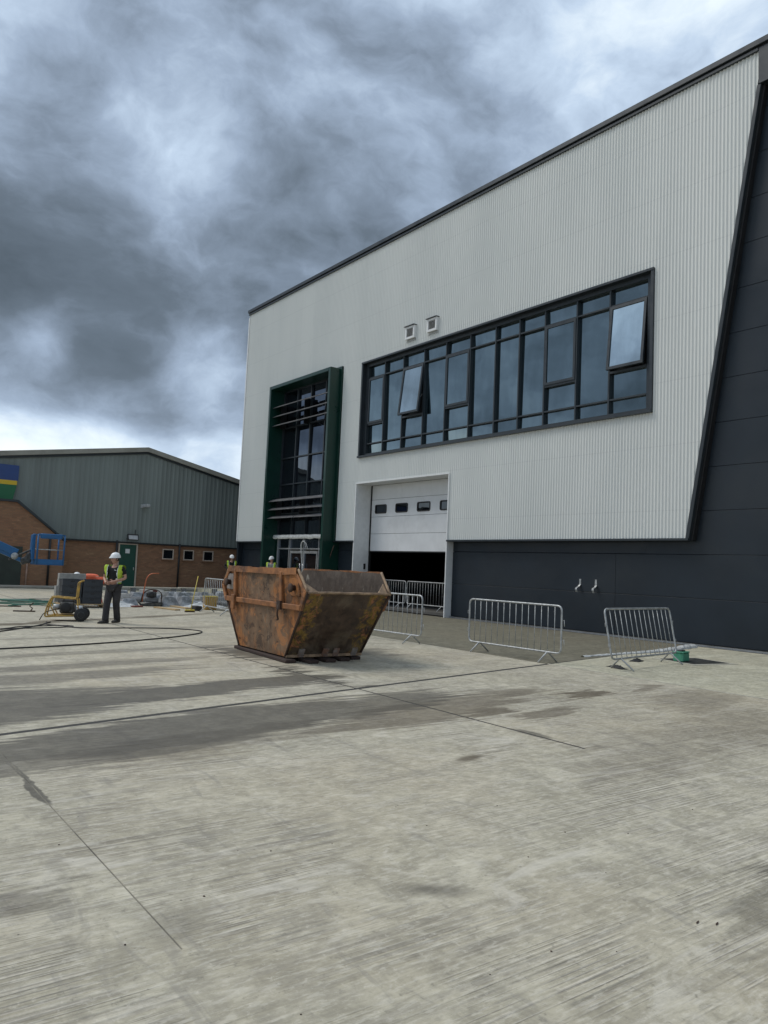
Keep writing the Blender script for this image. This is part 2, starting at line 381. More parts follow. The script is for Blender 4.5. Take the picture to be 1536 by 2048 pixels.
def brick():
    mt, t, p = base_mat('brown_brick'); P = wpos(t); x, y, z = t.sep(P)[:3]
    bt = t.new('ShaderNodeTexBrick'); t.put(bt.inputs['Vector'], t.comb(t.math('ADD', y, t.math('MULTIPLY', x, .7)), z, 0.0))
    bt.inputs['Scale'].default_value = 1.0; bt.inputs['Brick Width'].default_value = .225; bt.inputs['Row Height'].default_value = .075
    bt.inputs['Mortar Size'].default_value = .006; bt.inputs['Bias'].default_value = -.1
    bt.inputs['Color1'].default_value = (.29, .145, .080, 1); bt.inputs['Color2'].default_value = (.19, .094, .056, 1); bt.inputs['Mortar'].default_value = (.16, .125, .09, 1)
    n = t.noise(t.mapping(P, scale=(1, .5, 1.4)), 1.2, 5, .6)
    c = t.mix(t.mapr(n, .35, .7, 0, .55), bt.outputs[0], (.25, .15, .085))
    n2 = t.noise(t.mapping(P, scale=(1, .9, 3)), 2.2, 4, .6)
    c = t.mix(t.mapr(n2, .58, .72, 0, .45), c, (.40, .265, .15))
    t.put(p.inputs['Base Color'], c); p.inputs['Roughness'].default_value = .9
    bump(t, p, bt.outputs[1], -.3, .01); return mt
M['brick'] = brick()
M['far_clad'] = simple('grey_green_cladding', (.172, .198, .188), .5, var=.14, scale=.6, dirt=(.20, .235, .222), dirt_amt=.5, stretch=(1, 3, .15))
M['verge'] = simple('roof_verge', (.30, .29, .25), .6, var=.12, scale=1.0, dirt=(.18, .17, .15))
M['dark_green'] = simple('door_green', (.006, .060, .042), .45, var=.1)
M['paper'] = simple('paper', (.68, .70, .70), .8, var=.03)
M['window_frame'] = simple('cream_frame', (.48, .40, .33), .6, var=.08)
M['kerb'] = simple('kerb_concrete', (.33, .31, .27), .85, var=.15, scale=3)
M['sign_blue'] = simple('sign_blue', (.02, .055, .19), .4, var=.06)
M['sign_yellow'] = simple('sign_yellow', (.62, .42, .02), .4, var=.05)
M['sign_green'] = simple('sign_green', (.01, .13, .05), .4, var=.06)

def galv():
    mt, t, p = base_mat('galvanised_steel'); co = obj_co(t)
    n = t.noise(co, 9, 5, .65); v, _ = t.voro(co, 55)
    c = t.mix(t.mapr(n, .3, .7), (.30, .315, .32), (.50, .51, .51)); c = t.mix(t.mapr(t.noise(co, 4, 4, .6), .58, .7, 0, .5), c, (.22, .21, .195))
    t.put(p.inputs['Base Color'], c); p.inputs['Metallic'].default_value = .55; t.put(p.inputs['Roughness'], t.mapr(v, .1, .6, .38, .6)); return mt
M['galv'] = galv()

def skip_side():
    mt, t, p = base_mat('rusty_orange_plate'); co = obj_co(t); x, y, z = t.sep(co)[:3]
    n1 = t.noise(co, 1.5, 6, .65, .4); n2 = t.noise(co, 6, 6, .68, .3); n3 = t.noise(t.mapping(co, scale=(7, 7, 1.1)), 1.0, 6, .65, .3); n4 = t.noise(co, 26, 4, .6)
    orange = t.mix(t.mapr(n2, .3, .7), (.25, .092, .026), (.42, .175, .055))
    rust = t.mix(t.mapr(n4, .3, .7), (.085, .040, .021), (.15, .072, .036))
    grime = t.mix(t.mapr(n2, .3, .7), (.105, .068, .042), (.215, .150, .098))
    c = t.mix(t.mapr(n3, .40, .62, 0, .8), orange, rust)
    # faces worn in the middle by chains and loading, paint survives toward the ends
    wear = t.math('ADD', t.math('MULTIPLY', n1, 1.5), t.math('MULTIPLY', t.math('ABSOLUTE', x), -.42))
    c = t.mix(t.mapr(wear, .30, .62, 0, .85), c, grime)
    c = t.mix(t.math('MULTIPLY', t.mapr(n3, .60, .70, 0, .6), t.mapr(n1, .4, .55)), c, (.27, .20, .14))
    c = t.mix(t.mapr(n4, .68, .76, 0, .5), c, (.33, .25, .18))
    c = t.mix(t.mapr(n2, .385, .345, 0, .8), c, (.030, .018, .012))
    n6 = t.noise(t.mapping(co, loc=(2, 5, 1)), 3.1, 7, .72, .8)
    c = t.mix(t.mapr(n6, .545, .575, 0, .72), c, (.062, .040, .027)); c = t.mix(t.mapr(n6, .415, .385, 0, .6), c, (.42, .175, .06))
    t.put(p.inputs['Base Color'], c); t.put(p.inputs['Roughness'], t.mapr(n2, .3, .7, .55, .85)); p.inputs['Specular IOR Level'].default_value = .35
    bump(t, p, t.math('ADD', n2, t.math('MULTIPLY', n4, .4)), .35, .012); return mt
def skip_end():
    mt, t, p = base_mat('rusty_end_plate'); co = obj_co(t); x, y, z = t.sep(co)[:3]
    n1 = t.noise(co, 1.8, 6, .65, .5); n2 = t.noise(co, 7, 6, .7, .4); n4 = t.noise(co, 22, 5, .65); n5 = t.noise(t.mapping(co, loc=(3, 1, 2)), 4.2, 6, .7, .9)
    dark = t.mix(t.mapr(n2, .3, .7), (.040, .024, .015), (.105, .066, .042))
    dark = t.mix(t.mapr(n1, .48, .66, 0, .75), dark, (.150, .112, .074))
    side = t.math('ADD', t.math('ABSOLUTE', y), t.math('MULTIPLY', t.math('SUBTRACT', n5, .5), 1.1))
    yel = t.mix(t.mapr(n4, .3, .7), (.135, .082, .013), (.30, .185, .035))
    c = t.mix(t.math('MULTIPLY', t.mapr(side, .44, .58), t.mapr(n2, .44, .54, 0, .88)), dark, yel)
    c = t.mix(t.math('MULTIPLY', t.mapr(side, .56, .72), t.mapr(n5, .52, .62, 0, .9)), c, (.40, .155, .07))
    c = t.mix(t.mapr(z, .42, .05, 0, t.mapr(n2, .4, .6, 0, .6)), c, (.11, .10, .08))
    c = t.mix(t.mapr(n2, .37, .28, 0, .9), c, (.014, .009, .006))
    scr = t.noise(t.mapping(co, rot=(R(-28), 0, 0), scale=(1, 26, 2.2)), 1.0, 3, .5)
    c = t.mix(t.math('MULTIPLY', t.mapr(scr, .715, .745), t.mapr(n1, .44, .56, 0, .75)), c, (.42, .38, .36))
    t.put(p.inputs['Base Color'], c); t.put(p.inputs['Roughness'], t.mapr(n2, .3, .7, .45, .8))
    bump(t, p, t.math('ADD', n2, t.math('MULTIPLY', n4, .4)), .45, .015); return mt
def skip_inside():
    mt, t, p = base_mat('worn_skip_inside'); co = obj_co(t)
    n1 = t.noise(co, 1.6, 6, .65, .5); n2 = t.noise(co, 8, 6, .7, .4); n3 = t.noise(t.mapping(co, scale=(9, 9, 2.5)), 1.0, 6, .7, .6)
    c = t.mix(t.mapr(n2, .3, .7), (.055, .040, .030), (.11, .085, .066)); c = t.mix(t.mapr(n1, .42, .62, 0, .8), c, (.075, .050, .034))
    c = t.mix(t.math('MULTIPLY', t.mapr(n3, .58, .68, 0, .85), t.mapr(n1, .42, .55)), c, (.36, .33, .27))
    t.put(p.inputs['Base Color'], c); p.inputs['Roughness'].default_value = .8; bump(t, p, n2, .3, .012); return mt
M['skip_side'] = skip_side(); M['skip_end'] = skip_end(); M['skip_in'] = skip_inside()
M['skip_rim'] = simple('skip_rim_paint', (.27, .112, .040), .7, var=.35, scale=5, dirt=(.075, .038, .024), dirt_amt=.95, bmp=.3)
M['skip_edge'] = simple('bare_worn_edge', (.30, .20, .12), .6, var=.35, scale=8, dirt=(.12, .07, .045), dirt_amt=.9, bmp=.3)
M['rust_dark'] = simple('dark_rust', (.05, .027, .017), .8, var=.35, scale=8, bmp=.3)
M['lug'] = simple('bare_lug_plate', (.24, .21, .19), .6, var=.25, scale=7, dirt=(.24, .10, .045), dirt_amt=.8)
M['old_timber'] = simple('old_timber', (.040, .024, .019), .85, var=.35, scale=5, stretch=(1, 6, 6), bmp=.3)
M['timber'] = simple('sawn_timber', (.42, .30, .16), .8, var=.2, scale=5, stretch=(1, 8, 8), bmp=.2)
M['pale_timber'] = simple('pale_timber', (.50, .46, .38), .8, var=.15, scale=4, stretch=(1, 8, 8))
M['mustard'] = simple('mustard_paint', (.45, .27, .05), .5, var=.2, scale=8, dirt=(.16, .10, .05), dirt_amt=.6)
M['yellow'] = simple('yellow_paint', (.55, .42, .06), .5, var=.15, scale=8, dirt=(.25, .19, .08), dirt_amt=.4)
M['orange'] = simple('orange_paint', (.45, .115, .04), .5, var=.15, scale=8, dirt=(.2, .07, .04), dirt_amt=.5)
M['engine'] = simple('oily_engine', (.06, .062, .06), .45, .4, var=.4, scale=12, dirt=(.12, .11, .09), dirt_amt=.6)
M['rubber'] = simple('rubber', (.022, .022, .022), .75, var=.25, scale=10)
M['blue'] = simple('lift_blue', (.010, .105, .27), .38, var=.12, scale=3, dirt=(.02, .07, .15), dirt_amt=.4)
M['slate_plastic'] = simple('slate_plastic', (.030, .035, .043), .6, var=.25, scale=4, dirt=(.06, .064, .068), dirt_amt=.5)
M['block'] = simple('concrete_block', (.32, .315, .295), .9, var=.14, scale=7, bmp=.4)
M['block_dark'] = simple('dark_block', (.15, .155, .16), .85, var=.2, scale=6, bmp=.4)
M['rod_green'] = simple('green_rod', (.035, .15, .105), .5, var=.3, scale=5, dirt=(.16, .20, .17), dirt_amt=.5)
M['rod_brown'] = simple('brown_rod', (.10, .06, .045), .8, var=.3)
M['box_green'] = simple('box_green', (.06, .27, .17), .5, var=.12, scale=6)
M['hose'] = simple('black_hose', (.018, .015, .014), .55, var=.3)
M['wrap'] = simple('shrink_wrap', (.27, .285, .30), .35, var=.45, scale=5, dirt=(.10, .11, .13), dirt_amt=.8, bmp=.8)

# ================================================================== THE SETTING
def struct(o): return tag(o, kind='structure')
g = MB().add([(-700, -700, -.06), (700, -700, -.06), (700, 700, -.06), (-700, 700, -.06)], [(0, 1, 2, 3)]).build('ground', M['joint'])
struct(g)
yard = MB().add([(-39.5, -36, -.0028), (40, -36, -.0028), (40, .2, -.0028), (-39.5, .2, -.0028)], [(0, 1, 2, 3)]).build('yard', M['joint'])
struct(yard)
def J1(y): return -8.60-.2*(y+12.4)
def slab(pts, mat, name='slab', top=0.0, par=yard):
    """a concrete bay with a slightly eased arris"""
    n = len(pts); c = Vector((sum(p[0] for p in pts)/n, sum(p[1] for p in pts)/n))
    ins = [Vector(p)+(c-Vector(p)).normalized()*.012 for p in pts]
    vs = [(*p, -.04) for p in pts]+[(*p, top-.007) for p in pts]+[(*p, top) for p in ins]
    fs = [tuple(range(2*n, 3*n))]
    for k in (0, n): fs += [(k+i, k+(i+1) % n, k+n+(i+1) % n, k+n+i) for i in range(n)]
    return MB().add(vs, fs).build(name, mat, par)
rows = [(-36, -26.8, .02), (-26.8, -22.0, .02), (-22.0, -17.18, .003), (-17.18, -12.42, .055), (-12.42, -7.28, .03)]
for i, (y0, y1, gp) in enumerate(rows):
    a, b = y0+(.0015 if i == 3 else .012), y1-gp/2
    jw = .040
    if i <= 2: xs = [(-39.4, -14, 0), (-14.0, 1.6, 0), (1.6, 16, 0), (16, 40, 0)]
    else: xs = [(-39.4, None, 0), (None, 8, 0), (8, 40, 0)]
    for (x0, x1, _) in xs:
        l0 = (J1(a)+jw, J1(b)+jw) if x0 is None else (x0+.01, x0+.01)
        l1 = (J1(a)-jw, J1(b)-jw) if x1 is None else (x1-.01, x1-.01)
        slab([(l0[0], a), (l1[0], a), (l1[1], b), (l0[1], b)], M['yard'])
ya, yb = -7.26, .05
slab([(-39.4, ya), (-27.0, ya), (-27.0, yb), (-39.4, yb)], M['light_slab'])
slab([(-26.98, ya), (J1(ya)-.02, ya), (J1(yb)-.02, yb), (-26.98, yb)], M['apron'])
slab([(J1(ya)+.02, ya), (8, ya), (8, yb), (J1(yb)+.02, yb)], M['light_slab'])
slab([(8.02, ya), (40, ya), (40, yb), (8.02, yb)], M['light_slab'])
MB().box(-4.75, 40, -12.447, -12.40, -.03, -.0006).build('joint_filler', M['yard'], yard)
MB().box(-3.15, 40, -17.19, -17.17, -.03, -.0006).build('joint_filler', M['yard'], yard)
MB().box(-14, -3.15, -17.19, -17.17, -.03, -.0016).build('joint_filler', simple('dusty_joint', (.17, .155, .12), .9, var=.5, scale=3), yard)
MB().box(J1(ya), 8, -7.295, -7.25, -.03, .006).build('joint_filler', M['pale_joint'], yard)
# raised threshold in front of the entrance
plinth = MB().box(-37.2, -28.3, -2.4, .2, -.03, .28).build('entrance_step', M['light_slab'], bevel=.015); struct(plinth)
verge = MB().box(-43.5, -39.42, -36, 8, -.04, .02).build('pavement', M['far_ground']); struct(verge)
MB().box(-39.75, -39.42, -36, 2, -.03, .13).build('kerb', M['kerb'], verge, bevel=.015)
gr = MB().add([(-300, -300, -.03), (-43.4, -300, -.03), (-43.4, 300, -.03), (-300, 300, -.03)], [(0, 1, 2, 3)]).build('far_ground', M['far_ground']); struct(gr)
gr2 = MB().add([(-39.4, -300, -.035), (300, -300, -.035), (300, -36, -.035), (-39.4, -36, -.035)], [(0, 1, 2, 3)]).build('road', M['far_ground']); struct(gr2)

# ================================================================== MAIN WAREHOUSE
BX = Vector((-24, 0, 0))
wh = thing('warehouse', 'large new warehouse with white corrugated front, dark lower wall and slanted dark edge', 'building', BX)
def WB(): return MB(BX)
XL, ZB, ZT = -37.85, 2.83, 15.48
DX0, DX1, DZ = -26.62, -20.72, 5.26          # roller door opening
PX0, PX1, PZ = -33.9, -28.24, 10.62          # entrance portal
WX0, WX1, WZ0, WZ1 = -26.5, -12.37, 6.46, 10.5  # strip window
def slant(z): return -11.22+(z-2.83)*(1.86/11.8)
def corrugated(m_, x0, x1, pitch, amp, zlo, zhi, yoff=0.0, seg=6, holes=()):
    step = pitch/seg; n = int(round((x1-x0)/step)); cols = []
    for i in range(n+1):
        x = x0+(x1-x0)*i/n; cols.append((x, yoff-amp*(.5+.5*math.cos(2*math.pi*(x-x0)/pitch))**1.6))
    for i in range(n):
        (xa, ya_), (xb, yb_) = cols[i], cols[i+1]; xm = (xa+xb)/2
        ivs = [(zlo(xm), zhi(xm))]
        for (hx0, hx1, hz0, hz1) in holes:
            if hx0 < xm < hx1:
                nv = []
                for a, b in ivs:
                    if hz0 > a: nv.append((a, min(b, hz0)))
                    if hz1 < b: nv.append((max(a, hz1), b))
                ivs = nv
        for a, b in ivs:
            if b-a < .01: continue
            la = zlo(xa) if abs(a-zlo(xm)) < 1e-6 else a
            lb = zlo(xb) if abs(a-zlo(xm)) < 1e-6 else a
            m_.add([(xa, ya_, la), (xb, yb_, lb), (xb, yb_, b), (xa, ya_, b)], [(0, 1, 2, 3)], True)
holes = [(DX0, DX1, 0, DZ), (PX0, PX1, 0, PZ), (WX0, WX1, WZ0, WZ1)]
def zlow(x): return ZB if x <= -11.22 else ZB+(x+11.22)/(1.86/11.8)
c_ = WB(); corrugated(c_, XL, -9.33, .104, .029, zlow, lambda x: ZT, 0.0, 8, holes)
cl = c_.build('white_cladding', M['white'], wh, fixn=False)
bm = bmesh.new(); bm.from_mesh(cl.data); bmesh.ops.remove_doubles(bm, verts=bm.verts, dist=.0005); bm.to_mesh(cl.data); bm.free()
# shell behind the cladding: liner with the door opening, sides, back, roof
sh = WB()
for (x0, x1, z0, z1) in ((XL, DX0-.02, 0, 15.3), (DX1+.02, 6, 0, 15.3), (DX0-.02, DX1+.02, DZ+.02, 15.3)): sh.box(x0, x1, .42, .55, z0, z1)
sh.build('liner_wall', M['interior'], wh)
WB().box(XL, XL+.2, .0, 34, 0, 15.3).build('gable_wall', M['dark_panel'], wh)
WB().box(5.8, 6, .56, 34, 0, 15.3).build('gable_wall', M['dark_panel'], wh)
WB().box(XL+.21, 5.79, 33.8, 34, 0, 15.3).build('rear_wall', M['dark_panel'], wh)
WB().box(XL+.01, 5.99, .3, 33.99, 15.05, 15.29).build('roof', M['dark_trim'], wh)
WB().box(-37.6, 5.7, .56, 33.7, 0, .10).build('interior_floor', M['interior'], wh)
WB().box(-30, -15, 15.0, 15.2, .1, 14).build('partition', M['interior'], wh)
# roof coping with its shadow groove and drip
WB().box(XL-.06, 6.05, -.13, .5, 15.575, 15.74).build('coping', M['dark_trim'], wh, bevel=.012)
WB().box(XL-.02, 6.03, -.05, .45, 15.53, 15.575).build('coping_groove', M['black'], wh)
WB().box(XL-.03, -9.34, -.085, .43, 15.46, 15.53).build('coping_drip', M['dark_trim'], wh)
WB().box(-9.33, 6.0, -.07, .3, 14.55, 15.53).build('fascia', M['dark_trim'], wh, bevel=.008)
WB().box(XL-.03, XL+.06, -.05, .3, ZB-.02, 15.3).build('corner_trim', M['white_trim'], wh)
# slanted edge trim: pale face, deep dark return
zs0, zs1 = 2.76, 14.55; a0, a1 = slant(zs0), slant(zs1); tw = .105
WB().prism([(a0, -.05, zs0), (a0+tw, -.05, zs0), (a1+tw, -.05, zs1), (a1, -.05, zs1)], (0, .295, 0)).build('slanted_trim', M['dark_trim'], wh, bevel=.008)
WB().prism([(a0+tw+.003, .06, zs0+.01), (a0+tw+.06, .06, zs0+.01), (a1+tw+.06, .06, zs1-.01), (a1+tw+.003, .06, zs1-.01)], (0, .18, 0)).build('slanted_return', M['black'], wh)
# drip flashing under the white cladding
for (x0, x1) in ((XL-.03, PX0-.02), (PX1+.02, DX0-.03), (DX1+.03, slant(2.8)+tw)):
    WB().box(x0, x1, -.09, .28, ZB-.065, ZB-.005).build('drip_flashing', M['dark_trim'], wh)
# dark composite panels, one piece each
PJ = [0.06]+[1.24+1.165*k for k in range(13)]
def panels(x0, x1, k0, k1, splits=()):
    xs = [x0]+list(splits)+[x1]
    for k in range(k0, k1):
        z0, z1 = PJ[k], min(PJ[k+1], 15.28)
        for a, b in zip(xs, xs[1:]):
            WB().box(a+.003, b-.003, .25, .33, z0+.004, z1-.004).build('wall_panel', M['dark_panel'], wh, bevel=.006)
panels(XL+.06, PX0-.02, 0, 2); panels(PX1+.02, DX0-.06, 0, 2)
panels(DX1+.06, 5.98, 0, 2, (-13.6, -6.5, .2)); panels(-12.6, 5.98, 2, 13, (-6.5, .2))
for (x0, x1) in ((XL+.05, PX0-.01), (PX1+.01, DX0-.05), (DX1+.05, -12.55)):
    WB().box(x0, x1, .26, .33, 2.41, 2.9).build('wall_panel', M['dark_panel'], wh, bevel=.01)
WB().box(XL+.05, PX0-.01, .335, .415, .02, 2.9).box(PX1+.01, DX0-.05, .335, .415, .02, 2.9).box(DX1+.05, 5.97, .335, .415, .02, 15.25).build('panel_backing', M['black'], wh)
WB().box(DX1+.05, 5.98, .20, .33, -.03, .05).build('base_drip', M['alu'], wh)
WB().box(DX1+.05, 5.98, .17, .34, .052, .058).build('base_gap_shade', M['black'], wh)  # black strip stands in for shade in the gap at the wall foot

# ---- strip window
sw = WB()
sw.box(WX0-.09, WX1+.09, -.10, .30, WZ1, WZ1+.07).box(WX0-.09, WX1+.09, -.13, .30, WZ0-.08, WZ0)
sw.box(WX0-.09, WX0, -.085, .30, WZ0+.001, WZ1-.001).box(WX1, WX1+.09, -.085, .30, WZ0+.001, WZ1-.001)
win = sw.build('strip_window', M['dark_trim'], wh)
mul = [-26.3, -25.16, -23.91, -22.59, -21.3, -19.98, -18.69, -17.56, -16.43, -15.13, -13.89, -12.58]
zr = [WZ0, 6.99, 9.86, WZ1]; gy = .24
WB().box(WX0+.001, -26.3, .10, .27, WZ0+.001, WZ1-.001).box(-12.58, WX1-.001, .10, .27, WZ0+.001, WZ1-.001).box(-26.3, -12.58, .10, .27, WZ1-.13, WZ1-.001).box(-26.3, -12.58, .10, .27, WZ0+.001, WZ0+.10).build('outer_frame', M['dark_trim'], win)
for x in mul[1:-1]: WB().box(x-.027, x+.027, .12, .27, WZ0+.10, WZ1-.13).build('mullion', M['dark_trim'], win)
cas_cols = {0: 0, 2: 6.5, 4: 0, 8: 0, 10: 5}
def pane(x0, x1, z0, z1, mat='glass', y=gy, par=None):
    tx, tz = random.uniform(-.006, .006), random.uniform(-.012, .012)      # no two panes sit perfectly true
    vs = [(x0, y-tx-tz, z0), (x1, y+tx-tz, z0), (x1, y+tx+tz, z1), (x0, y-tx+tz, z1)]
    return WB().prism(vs, (0, .012, 0)).build('pane', M[mat], par or win)
for i in range(11):
    x0, x1 = mul[i]+.027, mul[i+1]-.027
    for z in (6.99, 9.86): WB().box(x0, x1, .13, .27, z-.024, z+.024).build('transom', M['dark_trim'], win)
    pane(x0, x1, WZ0+.10, 6.966); pane(x0, x1, 9.884, WZ1-.13)
    if i not in cas_cols: pane(x0, x1, 7.014, 9.836); continue
    zc0, zc1 = 7.86, 9.83
    WB().box(x0, x1, .13, .27, zc0-.07, zc0).build('transom', M['dark_trim'], win)
    pane(x0, x1, 7.02, zc0-.07)
    ang = R(cas_cols[i]); h = zc1-zc0; wd = x1-x0; fwd = .085
    cf = MB()
    for (ax, bx_, az, bz) in ((0, fwd, -h, 0), (wd-fwd, wd, -h, 0), (fwd, wd-fwd, -fwd, 0), (fwd, wd-fwd, -h, -h+fwd)): cf.box(ax, bx_, -.05, .03, az, bz)
    loc = Vector((x0, .15, zc1))-BX
    # casement hangs from its head and swings outward at the bottom
    MBf = cf.build('casement_frame', M['dark_trim'], win, loc=loc, rot=(-ang, 0, 0))
    MB().box(fwd+.001, wd-fwd-.001, -.02, -.008, -h+fwd+.001, -fwd-.001).build('pane', M['glass_open_lit' if ang else 'glass'], win, loc=loc, rot=(-ang, 0, 0))
    if ang:
        WB().box(x0, x1, .33, .40, zc0, zc1).build('room_dark_sheet', M['black'], win)  # black sheet stands in for the unlit room behind the open sash
        for sx in (x0+.03, x1-.06):
            WB().prism([(sx, .13, zc0+.75), (sx, .13, zc0+.72), (sx, .15-math.sin(ang)*(h-.55)+.03, zc1-math.cos(ang)*(h-.52)), (sx, .15-math.sin(ang)*(h-.55)+.03, zc1-math.cos(ang)*(h-.55))], (.02, 0, 0)).build('stay_arm', M['alu'], win)

# ---- roller door
rd = WB(); yd = .77
rd.box(DX0-.05, DX0+.0, -.06, yd, 0, DZ).box(DX1, DX1+.05, -.06, yd, 0, DZ).box(DX0-.05, DX1+.05, -.06, yd, DZ, DZ+.05)
rdo = rd.build('roller_door', M['white_trim'], wh)
zd = [2.42, 3.16, 3.89, 4.63, DZ-.002]
vw = [-25.89, -24.46, -23.05, -21.66]
for k in range(4):
    z0, z1 = zd[k]+.006, zd[k+1]-.006
    if k == 2:
        vz0, vz1 = 4.06, 4.38; q = WB()
        q.box(DX0+.06, DX1-.003, yd, yd+.045, z0, vz0).box(DX0+.06, DX1-.003, yd, yd+.045, vz1, z1)
        e = [DX0+.06]+[v for c in vw for v in (c-.38, c+.38)]+[DX1-.003]
        for a, b in zip(e[0::2], e[1::2]): q.box(a, b, yd, yd+.045, vz0, vz1)
        q.build('door_panel', M['door_white'], rdo)
        for c in vw:
            fr = MB(BX); pts = rounded([(c-.385, yd-.008, vz0-.01), (c+.385, yd-.008, vz0-.01), (c+.385, yd-.008, vz1+.01), (c-.385, yd-.008, vz1+.01)], .07, 4, True)
            fr.tube(pts, .028, 6, closed=True).build('vision_frame', M['black'], rdo)
            WB().box(c-.379, c+.379, yd+.01, yd+.03, vz0+.001, vz1-.001).build('vision_pane', M['glass_small'], rdo)
    else: WB().box(DX0+.06, DX1-.003, yd, yd+.045, z0, z1).build('door_panel', M['door_white'], rdo, bevel=.006)
WB().box(DX0+.002, DX0+.05, yd-.03, yd+.08, .02, DZ-.01).build('guide_rail', M['black'], rdo)
WB().box(DX0+.06, DX1-.003, yd-.005, yd+.05, 2.38, 2.424).build('bottom_seal', M['black'], rdo)
WB().box(DX0+.001, DX0+.05, .50, .58, 1.62, 1.86).build('control_box', M['black'], rdo)

# ---- entrance portal
pd = WB(); pf = -.63; th = .17
pd.box(PX0, PX0+th, pf, .36, .28, PZ).box(PX1-th, PX1, pf, .36, .28, PZ).box(PX0+th, PX1-th, pf, .36, PZ-th, PZ)
por = pd.build('entrance_portal', M['green'], wh, bevel=.012)
WB().box(PX1+.002, PX1+.12, -.10, .3, ZB, PZ+.05).box(PX0-.08, PX0-.002, -.07, .3, ZB, PZ+.05).box(PX0-.08, PX1+.12, -.09, .3, PZ+.002, PZ+.10).build('portal_flashing', M['green'], por)
gx = [PX0+th+.001, -32.35, -31.08, -29.76, PX1-th-.001]; gz = [3.12, 4.2, 5.67, 7.0, 8.55, PZ-th-.001]; pg = .24
for x in gx: WB().box(max(gx[0], x-.035), min(gx[-1], x+.035), .14, .28, 3.12, gz[-1]).build('mullion', M['dark_trim'], por)
for z in gz:
    for i in range(4): WB().box(gx[i]+.036, gx[i+1]-.036, .15, .28, z-.03 if z < 10 else z-.06, min(z+.03, gz[-1])).build('transom', M['dark_trim'], por)
for i in range(4):
    for k in range(5): pane(gx[i]+.036, gx[i+1]-.036, gz[k]+.03, gz[k+1]-.03, 'glass_dark', pg, por)
# sun louvres: three blades high, three low, each in two lengths on arms
for zb in (9.62, 9.15, 8.68, 4.86, 4.44, 4.02):
    for (x0, x1) in ((PX0+th+.02, -31.26), (-31.18, PX1-th-.02)):
        prof = [(-.46, -.10), (-.42, -.115), (-.20, -.02), (-.12, .055), (-.16, .06), (-.30, .0)]
        WB().prism([(x0, pf+.60+y, zb+z) for y, z in prof], (x1-x0, 0, 0)).build('louvre_blade', M['louvre'], por, bevel=.006)
for zt, zb in ((9.75, 8.5), (4.98, 3.86)):
    for x in (-31.22, -33.5, -28.62): WB().box(x-.02, x+.02, -.12, .2, zb, zt).build('louvre_arm', M['black'], por)
# wrapped transom and aluminium doors
wr = WB(); N = 40
for i in range(N+1):
    x = PX0+th+.03+(PX1-PX0-2*th-.06)*i/N; o = .018*mnoise.noise((x*1.7, 0, 3)); o2 = .035*mnoise.noise((x*2.1, 5, 1))
    wr.v += [Vector(q)-BX for q in ((x, -.05+o, 2.93+o2), (x, -.10+o, 3.0+o2), (x, -.05-o, 3.13+.4*o2), (x, .2, 3.13))]
wr.f = [(i*4+k, i*4+4+k, i*4+5+k, i*4+1+k) for i in range(N) for k in range(3)]; wr.sm = [True]*len(wr.f)
wr.build('wrapped_transom', M['film'], por, fixn=False)
for x in (-33.58, -32.42, -31.02, -29.70): WB().box(x-.03, x+.03, .12, .26, .28, 3.0).build('door_mullion', M['alu'], por)
for a, b in ((-33.55, -32.45), (-32.39, -31.05), (-30.99, -29.73), (-29.67, PX1-th-.01)):
    WB().box(a, b, .13, .26, 2.43, 2.49).build('door_transom', M['alu'], por)
    pane(a, b, 2.49, 3.0, 'glass_dark', .2, por)
pane(-33.55, -32.45, .3, 2.43, 'glass_dark', .2, por); pane(-29.67, PX1-th-.01, .3, 2.43, 'glass_dark', .2, por)
pane(PX0+th+.01, -33.61, .3, 3.0, 'glass_dark', .2, por)
for a, b in ((-32.26, -31.06), (-30.98, -29.78)):
    q = WB(); q.box(a, a+.06, .10, .17, .3, 2.36).box(b-.06, b, .10, .17, .3, 2.36).box(a+.06, b-.06, .10, .17, 2.24, 2.36).box(a+.06, b-.06, .10, .17, .3, .5)
    q.build('door_leaf', M['alu'], por); pane(a+.06, b-.06, .5, 2.24, 'glass_dark', .14, por)
    WB().tube([(b-.1 if a < -31.5 else a+.1, .04, 1.15), (b-.1 if a < -31.5 else a+.1, .04, 1.75)], .016, 8).build('door_handle', M['alu'], por)
WB().tube(spline([(-31.0, .08, 1.5), (-31.06, .02, 2.2), (-31.1, .0, 2.62), (-30.9, -.02, 2.8), (-30.65, .02, 2.7), (-30.55, .06, 2.45)], 6), .014, 6).tube(spline([(-31.08, .08, 2.2), (-31.0, .0, 2.7), (-30.8, -.02, 2.86), (-30.7, .05, 2.5)], 6), .012, 6).build('loose_cable', M['white_trim'], por)
WB().prism([(PX1+.13, -.12, 2.6), (PX1+.20, -.12, 2.62), (PX1+.02, -.2, 2.1), (PX1-.08, -.2, 1.85), (PX1-.12, -.2, 1.9), (PX1+.0, -.18, 2.2)], (0, .012, 0)).build('loose_strip', M['rod_brown'], por)

